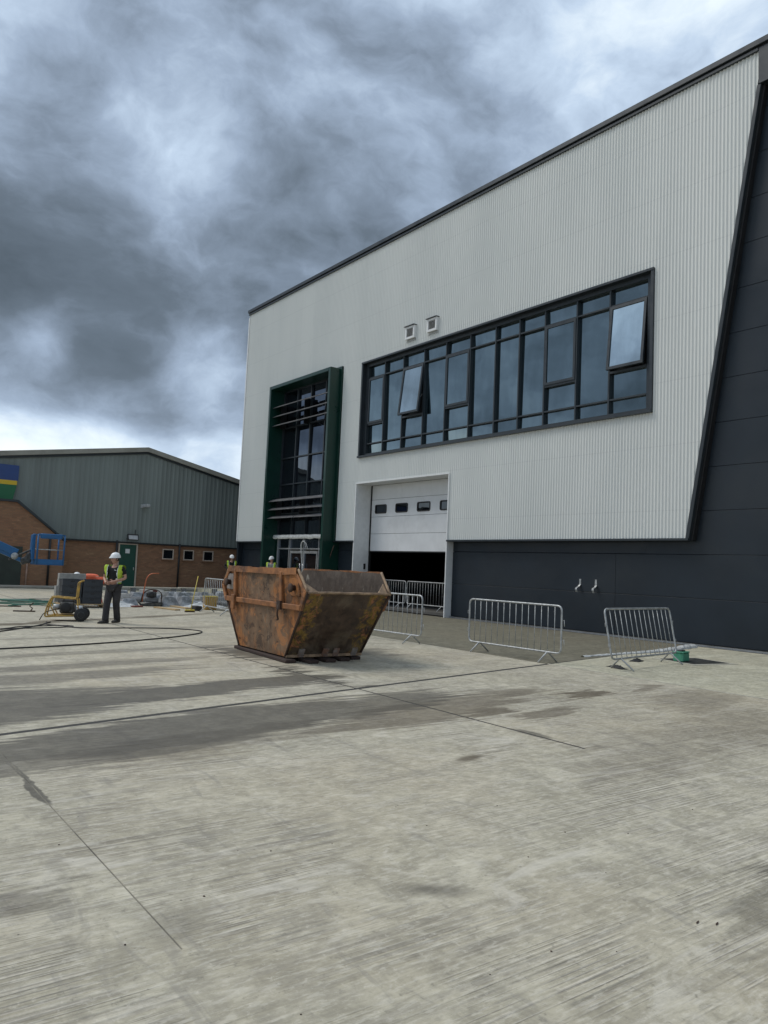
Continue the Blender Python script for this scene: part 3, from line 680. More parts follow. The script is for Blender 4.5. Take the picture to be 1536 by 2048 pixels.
# ---- vents and brackets
for x0, x1 in ((-23.57, -22.99), (-22.22, -21.64)):
    q = WB(); z0, z1 = 10.90, 11.42
    q.box(x0, x0+.09, -.14, .02, z0, z1).box(x1-.09, x1, -.14, .02, z0, z1).box(x0+.09, x1-.09, -.14, .02, z1-.09, z1).box(x0+.09, x1-.09, -.14, .02, z0, z0+.09)
    v = q.build('vent', M['white_trim'], wh, bevel=.006)
    WB().box(x0-.03, x1+.03, -.2, .02, z1+.002, z1+.02).build('vent_hood', M['dark_trim'], v)
    WB().box(x0+.09, x1-.09, -.04, -.03, z0+.09, z1-.09).build('vent_back', M['black'], v)
    WB().box(x0-.01, x1+.01, -.05, .0, z0-.07, z0-.03).build('vent_sill', M['grille'], v)
    for k in range(7):
        z = z0+.115+k*.047
        WB().prism([(x0+.09, -.13, z), (x0+.09, -.12, z-.012), (x0+.09, -.06, z+.026), (x0+.09, -.07, z+.038)], (x1-x0-.18, 0, 0)).build('vent_slat', M['grille'], v)
for x, fl in ((-14.86, -1), (-14.28, 1)):
    q = WB(); y = .245
    pts = [(0, 1.62), (0, 1.45), (-.05, 1.40), (-.16, 1.35), (-.17, 1.30), (-.13, 1.22)]
    for (ya_, za), (yb_, zb) in zip(pts, pts[1:]):
        xs_ = fl*.012*(1.62-za)*10
        q.prism([(x-.035+xs_*.5, y+ya_, za), (x+.035+xs_*.5, y+ya_, za), (x+.035+xs_*.5, y+yb_, zb), (x-.035+xs_*.5, y+yb_, zb)], (0, -.006, -.002))
    q.build('wall_bracket', M['galv'], wh)

# ================================================================== OLD BRICK WAREHOUSE BEHIND
FX = Vector((-42, -4, 0)); L_ = -42.0
bw = thing('brick_warehouse', 'older low warehouse with brown brick base and grey green cladding under a shallow gable', 'building', FX)
def FB(): return MB(FX)
ZBR = 2.55
def gz_(y): return 7.72-.155*(-3.84-y) if y < -3.84 else 7.72-.215*(y+3.84)
FB().box(L_-.3, L_, -34, 8, 0, ZBR).build('brick_wall', M['brick'], bw)
q = FB(); n = int(42/.05); yprev = None
for i in range(n+1):
    y = -34+42*i/n; k = i % 5; xo = (0, .012, .012, 0, 0)[k]
    if yprev is not None: q.add([(L_+.02+xp, yprev, ZBR), (L_+.02+xo, y, ZBR), (L_+.02+xo, y, gz_(y)), (L_+.02+xp, yprev, gz_(yprev))], [(0, 1, 2, 3)])
    yprev, xp = y, xo
q.build('ribbed_cladding', M['far_clad'], bw, fixn=False)
FB().prism([(L_-.02, -34, ZBR), (L_-.02, 8, ZBR), (L_-.02, 8, gz_(8)), (L_-.02, -3.84, 7.72), (L_-.02, -34, gz_(-34))], (-.25, 0, 0)).build('gable_backing', M['far_clad'], bw)
FB().box(L_, L_+.12, -8.6, 8, ZBR-.09, ZBR-.002).build('base_flashing', M['black'], bw)
q = FB()
for ya_, yb_ in ((-34, -3.84), (-3.84, 8)):
    q.add([(L_+x, y, gz_(y)+z) for y in (ya_, yb_) for x, z in ((.22, -.05), (.22, .20), (-30, .20), (-30, -.05))], [(0, 4, 5, 1), (1, 5, 6, 2), (2, 6, 7, 3), (3, 7, 4, 0)])
q.build('roof', M['verge'], bw)
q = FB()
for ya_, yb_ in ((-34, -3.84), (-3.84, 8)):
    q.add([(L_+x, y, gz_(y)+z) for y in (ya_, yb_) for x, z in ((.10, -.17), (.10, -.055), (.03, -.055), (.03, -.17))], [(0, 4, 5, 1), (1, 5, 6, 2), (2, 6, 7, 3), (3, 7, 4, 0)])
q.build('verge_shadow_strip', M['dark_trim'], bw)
FB().box(L_-30, L_-.3, 7.7, 8, 0, 5.1).box(L_-30, L_-29.7, -34, 8, 0, 3.2).box(L_-30, L_-.3, -34, -33.7, 0, 3).build('side_wall', M['far_clad'], bw)
# projecting brick bay with sloping coping on the left
ax = -40.9
FB().prism([(L_+.1, -30, 0), (L_+.1, -8.2, 0), (L_+.1, -8.2, 2.35), (L_+.1, -10.55, 4.18), (L_+.1, -30, 4.18)], (ax-L_-.1, 0, 0)).build('brick_bay', M['brick'], bw)
q = FB()
q.prism([(L_+.1, -8.12, 2.33), (L_+.1, -8.12, 2.43), (L_+.1, -10.52, 4.30), (L_+.1, -10.58, 4.19)], (ax-L_, 0, 0)).prism([(L_+.1, -10.58, 4.19), (L_+.1, -10.53, 4.30), (L_+.1, -30, 4.30), (L_+.1, -30, 4.19)], (ax-L_, 0, 0))
q.build('bay_coping', M['dark_trim'], bw)
FB().box(ax, ax+.05, -14, -10.15, .05, 2.0).build('bay_panel', simple('dull_green_panel', (.030, .040, .032), .7, var=.25, scale=2), bw)  # dull green panel on the lower front of the bay
dr = FB().box(L_, L_+.06, -5.02, -4.10, .05, 2.40).build('door', M['dark_green'], bw, bevel=.01)
FB().box(L_+.002, L_+.08, -5.10, -5.02, .02, 2.48).box(L_+.002, L_+.08, -4.10, -4.02, .02, 2.48).box(L_+.002, L_+.08, -5.02, -4.10, 2.40, 2.48).build('door_frame', M['window_frame'], dr)
FB().box(L_+.062, L_+.066, -4.70, -4.46, 1.92, 2.16).build('notice', M['paper'], dr)
FB().box(L_+.06, L_+.12, -4.22, -4.18, 1.0, 1.15).build('handle', M['alu'], dr)
for y0, y1 in ((-2.58, -1.92), (-1.33, -.70), (-.12, .52)):
    q = FB(); z0, z1 = 1.68, 2.27; fwid = .055
    q.box(L_, L_+.05, y0, y0+fwid, z0, z1).box(L_, L_+.05, y1-fwid, y1, z0, z1).box(L_, L_+.05, y0+fwid, y1-fwid, z0, z0+fwid).box(L_, L_+.05, y0+fwid, y1-fwid, z1-fwid, z1)
    wn = q.build('window', M['window_frame'], bw)
    FB().box(L_+.004, L_+.015, y0+fwid, y1-fwid, z0+fwid, z1-fwid).build('pane', M['glass_small'], wn)
    FB().box(L_+.002, L_+.09, y0-.05, y1+.05, z0-.06, z0-.002).build('sill', M['brick'], wn)
for y, z1 in ((-1.62, 2.6), (-5.2, 2.6), (2.2, 2.6), (-8.9, 2.5)):
    FB().tube([(L_+.12 if y > -8 else ax+.10, y, .02), (L_+.12 if y > -8 else ax+.10, y, z1)], .055, 8).build('downpipe', M['black'], bw)
FB().tube([(ax+.08, -9.9, .0), (ax+.08, -9.9, 1.15)], .04, 8).build('bollard_pipe', simple('faded_pink_pipe', (.33, .22, .17), .8), bw)
fl = FB().tube(rounded([(L_+.03, -4.66, 2.72), (L_+.38, -4.66, 2.68), (L_+.38, -4.18, 2.68), (L_+.03, -4.18, 2.72)], .06), .025, 6).build('floodlight', M['black'], bw)
FB().cbox((L_+.40, -4.45, 2.82), (.12, .62, .34), Matrix.Rotation(R(-25), 3, 'Y')).build('lamp_head', M['black'], fl, bevel=.02)
FB().cbox((L_+.475, -4.45, 2.80), (.02, .5, .24), Matrix.Rotation(R(-25), 3, 'Y')).build('lamp_glass', M['grille'], fl)
FB().tube([(L_+.06, -4.22, 2.75), (L_+.06, -4.22, 3.25)], .02, 6).build('conduit', M['black'], fl)
cc = FB().box(L_+.06, L_+.12, -4.02, -3.80, 4.50, 4.68).build('wall_light', M['grille'], bw)
FB().cbox((L_+.3, -3.78, 4.62), (.42, .24, .18), Matrix.Rotation(R(18), 3, 'Z')).build('lamp_head', M['grille'], cc, bevel=.03)
sb = FB().box(L_+.08, L_+.22, -16, -10.42, 5.32, 6.10).build('sign_board', M['sign_blue'], bw)
FB().box(L_+.08, L_+.23, -16, -10.47, 5.10, 5.318).build('yellow_band', M['sign_yellow'], sb)
FB().prism([(L_+.08, -16, 4.30), (L_+.08, -10.62, 4.32), (L_+.08, -10.47, 5.098), (L_+.08, -16, 5.098)], (.14, 0, 0)).build('green_band', M['sign_green'], sb)

# ================================================================== SKIP
SK = thing('skip', 'rusty orange open steel skip with dented flared end standing on timbers', 'skip', (-12.347, -11.149, 0), R(-2.46))
z0, hb, hl, ht, bl, ll, lt = .085, .955, 1.134, 1.50, .955, 1.75, 1.42
def sy(h): return .755+(.835-.755)*h/ht          # half width at height h
def P_(l, s, h, out=0.0): return (l, s*(sy(h)+out), z0+h)
def side_plate(s, h0=0.0, out=0.0):
    ext = lambda h: bl+(ll-bl)*h/hl if h <= hl else ll+(lt-ll)*(h-hl)/(ht-hl)
    hs = sorted({0, .12, .25, .38, .5, .62, .75, .87, 1.0, hl, 1.22, 1.32, 1.42, ht}); N = 26; q = MB(); vs = []; fs = []
    for h in hs:
        for i in range(N+1):
            l = ext(h)*(2*i/N-1)
            d = .034*mnoise.noise((l*1.5+s*7, h*1.9, 2.2))*(0 if i in (0, N) or h in (0, ht) else 1)
            vs.append((l, s*(sy(h)+d), z0+h))
    for a in range(len(hs)-1):
        for i in range(N): fs.append((a*(N+1)+i, a*(N+1)+i+1, (a+1)*(N+1)+i+1, (a+1)*(N+1)+i))
    n = len(vs); inner = [(x, y-s*.018, z) for x, y, z in vs]
    q.add(vs, fs, True); q.add(inner, fs, True)
    return q
for s in (-1, 1):
    q = side_plate(s); half = len(q.v)//2
    o = q.build('side_plate', M['skip_side'], SK, fixn=False)
    o.data.materials.append(M['skip_in'])
    for i, pl in enumerate(o.data.polygons): pl.material_index = 0 if i < len(o.data.polygons)//2 else 1
for e in (-1, 1):
    q = MB(); N, K = 24, 14; vs = []; fs = []
    for k in range(K+1):
        h = hl*k/K; l = bl+(ll-bl)*k/K
        for i in range(N+1):
            u = 2*i/N-1; d = .075*mnoise.noise((u*1.9+e*5, k*.29, 6.5))*(0 if i in (0, N) or k in (0, K) else 1)-.02*(1-u*u)*math.sin(math.pi*k/K)
            vs.append((e*(l+d), u*(sy(h)-.012), z0+h-.0))
    for k in range(K):
        for i in range(N): fs.append((k*(N+1)+i, k*(N+1)+i+1, (k+1)*(N+1)+i+1, (k+1)*(N+1)+i))
    q.add(vs, fs, True)
    q.add([(x-e*.022, y, z+.004) for x, y, z in vs], fs, True)
    o = q.build('end_plate', M['skip_end'], SK, fixn=False); o.data.materials.append(M['skip_in'])
    for i, pl in enumerate(o.data.polygons): pl.material_index = 0 if i < len(o.data.polygons)//2 else 1
    # bent lip bar along the end
    pts = [(e*(ll+.012), (sy(hl)+.01)*(2*i/16-1), z0+hl+.012*mnoise.noise((i*.6, e*3, 1))) for i in range(17)]
    MB().tube(pts, .024, 6).build('end_lip', M['skip_edge'], SK)
    MB().box(min(e*(bl+.01), e*(bl+.06)), max(e*(bl+.01), e*(bl+.06)), -.77, .77, z0-.015, z0+.035).build('bottom_bar', M['skip_edge'], SK, bevel=.008)
    for y in (-.50, -.02, .20, .58):
        h = .13; l = bl+(ll-bl)*h/hl
        MB().prism([(e*(bl+.062), y-.055, z0-.01), (e*(bl+.062), y+.055, z0-.01), (e*(l+.045), y+.055, z0+h), (e*(l+.045), y-.055, z0+h)], (-e*.03, 0, .01)).build('stop_pad', M['lug'], SK)
    for s in (-1, 1):   # corner gussets inside the lip and edge strips on the flare
        h1 = hl+.17
        MB().prism([(e*(ll-.03), s*(sy(hl)-.02), z0+hl-.005), (e*(ll-.03), s*(sy(hl)-.24), z0+hl-.005), (e*(ll-.20), s*(sy(h1)-.02), z0+h1)], (-e*.012, 0, .004)).build('gusset', M['skip_edge'], SK)
        MB().tube([P_(e*bl, s, 0, .004), P_(e*ll, s, hl, .004)], .026, 6).build('flare_edge', M['rust_dark'], SK)
        ch = [P_(e*(ll+(lt-ll)*i/6), s, hl+(ht-hl)*i/6, .006+.008*mnoise.noise((i, e, s))) for i in range(7)]
        MB().tube(ch, .026, 6).build('chamfer_edge', M['skip_edge'], SK)
MB().box(-bl, bl, -.75, .75, z0, z0+.015).build('floor_plate', M['skip_in'], SK)
for s in (-1, 1):
    # folded top rail, slightly kinked by knocks
    q = MB(); N = 18
    for i in range(N):
        la, lb = -lt+2*lt*i/N, -lt+2*lt*(i+1)/N; da, db = (.022*mnoise.noise((l*1.9, s*4, 0)) for l in (la, lb))
        dl = -.012 if i in (7, 8) else 0
        q.add([(l, s*(sy(ht)+o), z0+ht+d+z) for l, d in ((la, da), (lb, db)) for o, z in ((.045, -.10), (.045, .012+dl), (-.02, .012+dl), (-.02, -.02))],
              [(0, 4, 5, 1), (1, 5, 6, 2), (2, 6, 7, 3), (3, 7, 4, 0)])
    q.build('top_rail', M['skip_rim'], SK)
    hm = .87; ext = bl+(ll-bl)*hm/hl
    q = MB().prism([P_(-ext+.02, s, hm-.05, .003), P_(ext-.02, s, hm-.05, .003), P_(ext+.02, s, hm+.045, .003), P_(-ext-.02, s, hm+.045, .003)], (0, s*.055, 0)); q.build('middle_rail', M['skip_rim'], SK, bevel=.01)
    for l in (-1.08, .86):
        MB().prism([P_(l-.05, s, hm+.04, .002), P_(l+.05, s, hm+.04, .002), P_(l+.05, s, ht-.05, .002), P_(l-.05, s, ht-.05, .002)], (0, s*.06, 0)).build('post', M['skip_rim'], SK, bevel=.01)
    for e in (-1, 1):  # frame along the flared end of the upper panel
        MB().prism([P_(e*(ext-.10), s, hm-.05, .002), P_(e*(ext+.01), s, hm-.05, .002), P_(e*(ll-.01), s, hl, .002), P_(e*(ll-.11), s, hl, .002)], (0, s*.045, 0)).build('end_frame', M['skip_rim'], SK, bevel=.008)
        MB().prism([P_(e*(ll-.11), s, hl+.002, .002), P_(e*(ll-.01), s, hl+.002, .002), P_(e*(lt-.0), s, ht-.06, .002), P_(e*(lt-.10), s, ht-.06, .002)], (0, s*.04, 0)).build('end_frame', M['skip_rim'], SK, bevel=.008)
        lx = e*1.34; lz = z0+1.19; yy = s*sy(1.19)
        pl_ = MB().prism([(lx-.17, yy, lz-.14), (lx+.17, yy, lz-.14), (lx+.13, yy+s*.005, lz+.17), (lx-.13, yy+s*.005, lz+.17)], (0, s*.03, 0)).build('lug_plate', M['lug'] if e < 0 else M['skip_side'], SK, bevel=.01)
        MB().lathe([(.05, .0), (.05, .10), (.075, .10), (.075, .125), (.03, .13)], (lx, yy, lz), 'Y', 14).build('lifting_pin', M['rust_dark'], pl_) if s > 0 else \
            MB().lathe([(.05, .0), (.05, -.10), (.075, -.10), (.075, -.125), (.03, -.13)], (lx, yy, lz), 'Y', 14).build('lifting_pin', M['rust_dark'], pl_)
    hk = MB()
    hk.box(.80, .92, s*(sy(.87)+.05) if s > 0 else -(sy(.87)+.10), s*(sy(.87)+.10) if s > 0 else -(sy(.87)+.05), z0+.80, z0+.95)
    hk.tube(rounded([(.86, s*(sy(.87)+.09), z0+.88), (.87, s*(sy(.8)+.12), z0+.72), (.88, s*(sy(.7)+.10), z0+.63), (.80, s*(sy(.7)+.09), z0+.62)], .04), .017, 6)
    hk.build('chain_hook', M['rust_dark'], SK)
    MB().box(-1.16, -1.02, min(s*(sy(.87)+.055), s*(sy(.87)+.10)), max(s*(sy(.87)+.055), s*(sy(.87)+.10)), z0+.68, z0+.96).build('bracket', M['skip_rim'], SK, bevel=.01)
for i, (y, x0, x1) in enumerate(((-.72, -1.15, 1.18), (-.36, -.9, 1.34), (.0, -1.0, 1.28), (.34, -.95, 1.2), (.64, -1.0, 1.05))):
    o = MB().box(x0, x1, -.10, .10, 0, .06).build('skip_timber', M['old_timber'], bevel=.012)
    c, s_ = math.cos(R(-2.46)), math.sin(R(-2.46))
    o.location = (-12.347-s_*y, -11.149+c*y, 0.001); o.rotation_euler = (0, 0, R(-2.46)+random.uniform(-.04, .04))
    tag(o, 'dark old timber bearer under the skip, %s' % ('nearest the camera on the left side', 'second from the near side', 'in the middle', 'second from the far side', 'farthest from the camera')[i], 'timber', 'timbers under the skip')

# ================================================================== BARRIERS
def make_barrier(length=2.45, nb=14, lean=0.0, zb=.2, zt=1.1):
    root = bpy.data.objects.new('crowd_barrier', None); COL.objects.link(root); h = length/2
    ry = math.tan(lean)
    def T(x, z): return (x, (z)*ry, z)
    fr = rounded([T(-h, zb), T(h, zb), T(h, zt), T(-h, zt)], .11, 5, True)
    MB().tube(fr, .019, 8, closed=True).build('frame', M['galv'], root)
    for i in range(nb):
        x = -h+length*(i+1)/(nb+1); MB().tube([T(x, zb), T(x, zt)], .0075, 6).build('bar', M['galv'], root)
    for sx in (-1, 1):
        x = sx*(h-.32); b = T(x, zb)
        MB().tube(rounded([(x-.03, -.24, .012), (x-.0, b[1]-.02, zb-.004), (x+.0, b[1]+.02, zb-.004), (x+.03, .24, .012)], .05, 4), .016, 8).build('leg', M['galv'], root)
    for z in (.45, .82):
        y = z*ry
        MB().tube([(h+.01, y, z), (h+.06, y, z+.02), (h+.07, y, z-.10)], .007, 6).build('hook', M['galv'], root)
        MB().tube([(-h-.012, y, z+.03), (-h-.05, y, z+.03), (-h-.05, y, z-.03), (-h-.012, y, z-.03)], .006, 6).build('eye', M['galv'], root)
    return root
B0 = make_barrier()
def barrier(src, x, y, rz, label, first=False):
    o = src if first else copy_tree(src)
    o.location = (x, y, 0); o.rotation_euler = (0, 0, rz)
    return tag(o, label, 'barrier', 'steel crowd barriers around the yard')
barrier(B0, -10.70, -7.13, R(1.5), 'upright galvanised barrier on the edge of the dark concrete apron', True)
barrier(B0, -14.22, -7.66, R(3), 'galvanised barrier partly hidden behind the right end of the skip')
barrier(B0, -25.45, .98, R(-1), 'galvanised barrier just inside the door opening, its left end hidden by the skip').location.z = .11
barrier(B0, -22.93, 1.0, R(1), 'galvanised barrier just inside the door opening next to the right jamb').location.z = .11
barrier(B0, -22.45, -8.12, R(-4), 'galvanised barrier behind the left end of the skip with a broom leaning on it')
B1 = make_barrier(2.72, 13, R(11))
barrier(B1, -8.66, -5.50, R(98), 'leaning galvanised barrier in front of the small green box', True)

# ================================================================== PEOPLE
M['skin'] = simple('skin', (.42, .23, .165), .55, var=.1, scale=20)
M['hair'] = simple('dark_hair', (.03, .022, .017), .8, var=.2)
M['helmet'] = simple('white_helmet', (.80, .80, .79), .35, var=.03)
M['tee'] = simple('black_cotton', (.010, .010, .011), .9, var=.3, scale=14)
M['trousers'] = simple('charcoal_trousers', (.032, .030, .032), .9, var=.3, scale=9, dirt=(.075, .07, .066), dirt_amt=.7)
M['boots'] = simple('dusty_boots', (.05, .046, .042), .85, var=.3, scale=14)
M['hoodie'] = simple('grey_hoodie', (.22, .22, .215), .95, var=.15, scale=14)
M['hivis_orange'] = simple('hivis_orange', (.78, .155, .075), .8, var=.14, scale=10, dirt=(.5, .08, .04), dirt_amt=.5)
def hivis():
    mt, t, p = base_mat('hivis_vest'); co = obj_co(t); x, y, z = t.sep(co)[:3]
    c = t.mix(t.mapr(t.noise(co, 9, 4, .6), .3, .7), (.34, .48, .03), (.48, .62, .06))
    band = t.math('MAXIMUM', t.mapr(t.math('ABSOLUTE', t.math('SUBTRACT', z, 1.06)), .032, .026), t.mapr(t.math('ABSOLUTE', t.math('SUBTRACT', t.math('ABSOLUTE', x), .125)), .026, .02))
    c = t.mix(band, c, (.55, .57, .56)); t.put(p.inputs['Base Color'], c); p.inputs['Roughness'].default_value = .8; return mt
M['hivis'] = hivis()

def skin_mesh(pts, edges, radii, sub=2):
    me = bpy.data.meshes.new('tmp'); me.from_pydata(pts, edges, []); o = bpy.data.objects.new('tmp', me); COL.objects.link(o)
    md = o.modifiers.new('s', 'SKIN'); md.use_smooth_shade = True
    if not me.skin_vertices: bpy.context.view_layer.update()
    lay = me.skin_vertices[0].data
    for i, r in enumerate(radii): lay[i].radius = r if isinstance(r, tuple) else (r, r); lay[i].use_root = (i == 0)
    sb = o.modifiers.new('b', 'SUBSURF'); sb.levels = sub; sb.render_levels = sub
    dg = bpy.context.evaluated_depsgraph_get(); ev = o.evaluated_get(dg); em = ev.to_mesh()
    vs = [tuple(v.co) for v in em.vertices]; fs = [tuple(p.vertices) for p in em.polygons]
    ev.to_mesh_clear(); bpy.data.objects.remove(o); bpy.data.meshes.remove(me)
    return vs, fs
def V(*a): return Vector(a)
def hand_geo(q, wrist, d, n, side):
    """palm, four fingers with knuckle bends and a thumb from the side of the palm"""
    d = Vector(d).normalized(); n = (Vector(n)-d*Vector(n).dot(d)).normalized(); s = d.cross(n)*side; w_ = Vector(wrist)
    q.tube([w_-d*.02, w_+d*.02, w_+d*.055, w_+d*.09], [.026, .034, .040, .034], 10)
    for k, (o, L) in enumerate(((-.030, .072), (-.010, .082), (.011, .078), (.030, .060))):
        b = w_+d*.085+s*o
        q.tube([b, b+d*L*.42+n*.004, b+d*L*.72+n*.024, b+d*L*.85+n*.045], [.0105, .0098, .009, .0065], 6)
    b = w_+d*.03-s*.034
    q.tube([b, b+d*.026-s*.026+n*.008, b+d*.056-s*.030+n*.020], [.013, .0115, .008], 6)
def head_geo(q, c, yaw, pitch=0.0):
    Rm = Matrix.Rotation(yaw, 3, 'Z') @ Matrix.Rotation(pitch, 3, 'X'); c = Vector(c); vs = []; nu, nv = 20, 14
    def pos(th, ph):
        x, y, z = math.sin(ph)*math.cos(th), math.sin(ph)*math.sin(th), math.cos(ph)
        r = Vector((x*.076, y*.095, z*.118))
        if z < -.2: r.x *= 1-.28*(-z-.2); r.y = r.y*(1-.12*(-z)) - (.012 if y < 0 else -.012)*(-z)
        if y < -.5:
            r.y -= .030*math.exp(-((x/.16)**2))*math.exp(-(((z+.12)/.17)**2))       # nose
            r.y += .010*math.exp(-(((abs(x)-.38)/.17)**2))*math.exp(-(((z-.12)/.13)**2))  # eye sockets
            r.y -= .007*math.exp(-((x/.35)**2))*math.exp(-(((z+.48)/.10)**2))       # lips
            r.y -= .010*math.exp(-((x/.3)**2))*math.exp(-(((z+.82)/.2)**2))         # chin
        return c+Rm @ r
    for j in range(nv+1):
        for i in range(nu): vs.append(pos(2*math.pi*i/nu, math.pi*(j+.02)/(nv+.04)))
    fs = [(j*nu+i, j*nu+(i+1) % nu, (j+1)*nu+(i+1) % nu, (j+1)*nu+i) for j in range(nv) for i in range(nu)]
    q.add(vs, fs, True)
    for sx in (-1, 1):
        e = c+Rm @ Vector((sx*.078, .012, -.012)); ax = Rm @ Vector((0, .25, 1)).normalized()
        q.tube([e-ax*.03, e-ax*.012, e+ax*.012, e+ax*.032], [.006, .014, .016, .008], 6)
    return Rm
def person(label, loc, rotz, J, cl, head_yaw=0.0, head_pitch=0.0, vest='open', helmet=True):
    root = thing('person', label, 'person', loc, rotz)
    def mid(a, b, t): return Vector(J[a]).lerp(Vector(J[b]), t)
    q = MB()
    pts = [J['pel'], mid('pel', 'che', .5), J['che'], J['nec'], mid('nec', 'hea', .55)]; rad = [(.125, .10), (.125, .10), (.14, .105), (.06, .058), (.052, .052)]; ed = [(0, 1), (1, 2), (2, 3), (3, 4)]
    for s in 'LR':
        b = len(pts); pts += [J['sh'+s], J['el'+s], J['wr'+s]]; rad += [.062, .044, .028]; ed += [(2, b), (b, b+1), (b+1, b+2)]
        b = len(pts); pts += [J['hi'+s], J['kn'+s], J['an'+s]]; rad += [.085, .056, .042]; ed += [(0, b), (b, b+1), (b+1, b+2)]
    vs, fs = skin_mesh([tuple(p) for p in pts], ed, rad); q.add(vs, fs, True)
    Rm = head_geo(q, J['hea'], head_yaw, head_pitch)
    for s, sd in (('L', 1), ('R', -1)):
        dv = Vector(J['wr'+s])-Vector(J['el'+s]); hd = dv.normalized()*.6+Vector(J.get('hd'+s, (0, 0, 0)))
        hand_geo(q, J['wr'+s], hd, J.get('hn'+s, (-sd*.9, .2, -.2)), sd)
    q.build('body', M['skin'], root)
    hc = Vector(J['hea'])
    for sx in (-1, 1): MB().lathe([(.001, -.008), (.008, -.005), (.009, 0), (.006, .007), (.001, .009)], hc+Rm @ Vector((sx*.029, -.083, .014)), 'Y', 8).build('eye', M['black'], root)
    hr = MB(); vsx = []
    for j in range(7):
        for i in range(16):
            th, ph = 2*math.pi*i/16, math.pi*.62*j/6; v = Vector((math.sin(ph)*math.cos(th)*.082, math.sin(ph)*math.sin(th)*.10, math.cos(ph)*.124))
            if v.y < -.02 and v.z < .05: v *= .86
            vsx.append(hc+Rm @ v)
    hr.add(vsx, [(j*16+i, j*16+(i+1) % 16, (j+1)*16+(i+1) % 16, (j+1)*16+i) for j in range(6) for i in range(16)], True).build('hair', M['hair'], root)
    if helmet:
        hq = MB(); vsx = []; prof = [(.128, .125, .030), (.125, .122, .045), (.122, .122, .075), (.110, .112, .115), (.085, .088, .150), (.05, .052, .170), (.012, .012, .176)]
        for rx, ry, z in prof:
            for i in range(20):
                a = 2*math.pi*i/20; y = math.sin(a)*ry*1.10
                if z < .05 and math.sin(a) < -.2: y -= .045*(-math.sin(a)-.2)
                vsx.append(hc+Rm @ (Vector((math.cos(a)*rx*(1+.04*math.cos(a*2)), y, z+(.012*math.sin(a) if z < .05 else 0)))*.93))
        hq.add(vsx, [(j*20+i, j*20+(i+1) % 20, (j+1)*20+(i+1) % 20, (j+1)*20+i) for j in range(len(prof)-1) for i in range(20)], True)
        ho = hq.build('helmet', M['helmet'], root)
        MB().tube([hc+Rm @ Vector((0, .11, .06)), hc+Rm @ Vector((0, .08, .140)), hc+Rm @ Vector((0, 0, .166)), hc+Rm @ Vector((0, -.08, .140))], [.008, .012, .013, .008], 6).build('helmet_ridge', M['helmet'], ho)
    # clothes
    pts = [mid('pel', 'che', .08), mid('pel', 'che', .55), J['che'], mid('che', 'nec', .72)]; rad = [(.150, .120), (.150, .122), (.165, .128), (.085, .08)]; ed = [(0, 1), (1, 2), (2, 3)]
    for s in 'LR':
        b = len(pts); pts += [J['sh'+s]]; rad += [.082]; ed += [(2, b)]
        if cl.get('long'): pts += [J['el'+s], mid('el'+s, 'wr'+s, .93)]; rad += [.060, .045]; ed += [(b, b+1), (b+1, b+2)]
        else: pts += [mid('sh'+s, 'el'+s, .72)]; rad += [.074]; ed += [(b, b+1)]
    vs, fs = skin_mesh([tuple(p) for p in pts], ed, rad)
    sh = MB().add(vs, fs, True).build('shirt', M[cl['shirt']], root)
    pts = [J['pel']]; rad = [(.148, .122)]; ed = []
    for s in 'LR':
        b = len(pts); pts += [J['hi'+s], mid('hi'+s, 'kn'+s, .6), J['kn'+s], mid('kn'+s, 'an'+s, .5), mid('kn'+s, 'an'+s, 1.10)]; rad += [.115, .105, .092, .086, .092]; ed += [(0, b), (b, b+1), (b+1, b+2), (b+2, b+3), (b+3, b+4)]
    vs, fs = skin_mesh([tuple(p) for p in pts], ed, rad)
    MB().add(vs, fs, True).build('trousers', M[cl['legs']], root)
    for s in 'LR':
        a = Vector(J['an'+s]); f = Vector(J.get('toe'+s, (0, -1, 0))).normalized(); g0 = a.z-.075
        b = MB(); n_ = 12; sec = [(-.085, .036, .09), (-.05, .044, .115), (0, .046, .12), (.06, .048, .085), (.12, .052, .066), (.165, .046, .055), (.19, .026, .04)]
        sdv = f.cross(Vector((0, 0, 1))); vsx = []
        for (t_, wd, hh) in sec:
            for i in range(n_):
                an = 2*math.pi*i/n_; vsx.append(Vector((a.x, a.y, g0))+f*t_+sdv*(wd*math.cos(an))+Vector((0, 0, max(0, hh*.5+hh*.58*math.sin(an)))))
        b.add(vsx, [(j*n_+i, j*n_+(i+1) % n_, (j+1)*n_+(i+1) % n_, (j+1)*n_+i) for j in range(len(sec)-1) for i in range(n_)]+[tuple(range(n_)), tuple((len(sec)-1)*n_+i for i in range(n_))], True)
        b.build('boot', M['boots'], root)
    if vest:
        pts = [mid('pel', 'che', -.12), mid('pel', 'che', .5), J['che'], mid('che', 'nec', .66)]; rad = [(.200, .175), (.195, .170), (.200, .165), (.135, .115)]; ed = [(0, 1), (1, 2), (2, 3)]
        for s in 'LR': b = len(pts); pts += [mid('che', 'sh'+s, 1.42)]; rad += [.118]; ed += [(2, b)]
        vs, fs = skin_mesh([tuple(p) for p in pts], ed, rad, 3)
        keep = []
        cz = Vector(J['che'])
        for f in fs:
            c = sum((Vector(vs[i]) for i in f), Vector())/len(f)
            if vest == 'open' and c.y < cz.y-.01 and abs(c.x) < (.125+.10*max(0, c.z-1.30)): continue
            if abs(c.x) > .240: continue
            if c.z > Vector(J['nec']).z-.005 and vest == 'open': continue
            keep.append(f)
        MB().add(vs, keep, True).build('vest', M[cl['vest']], root, fixn=False)
    return root
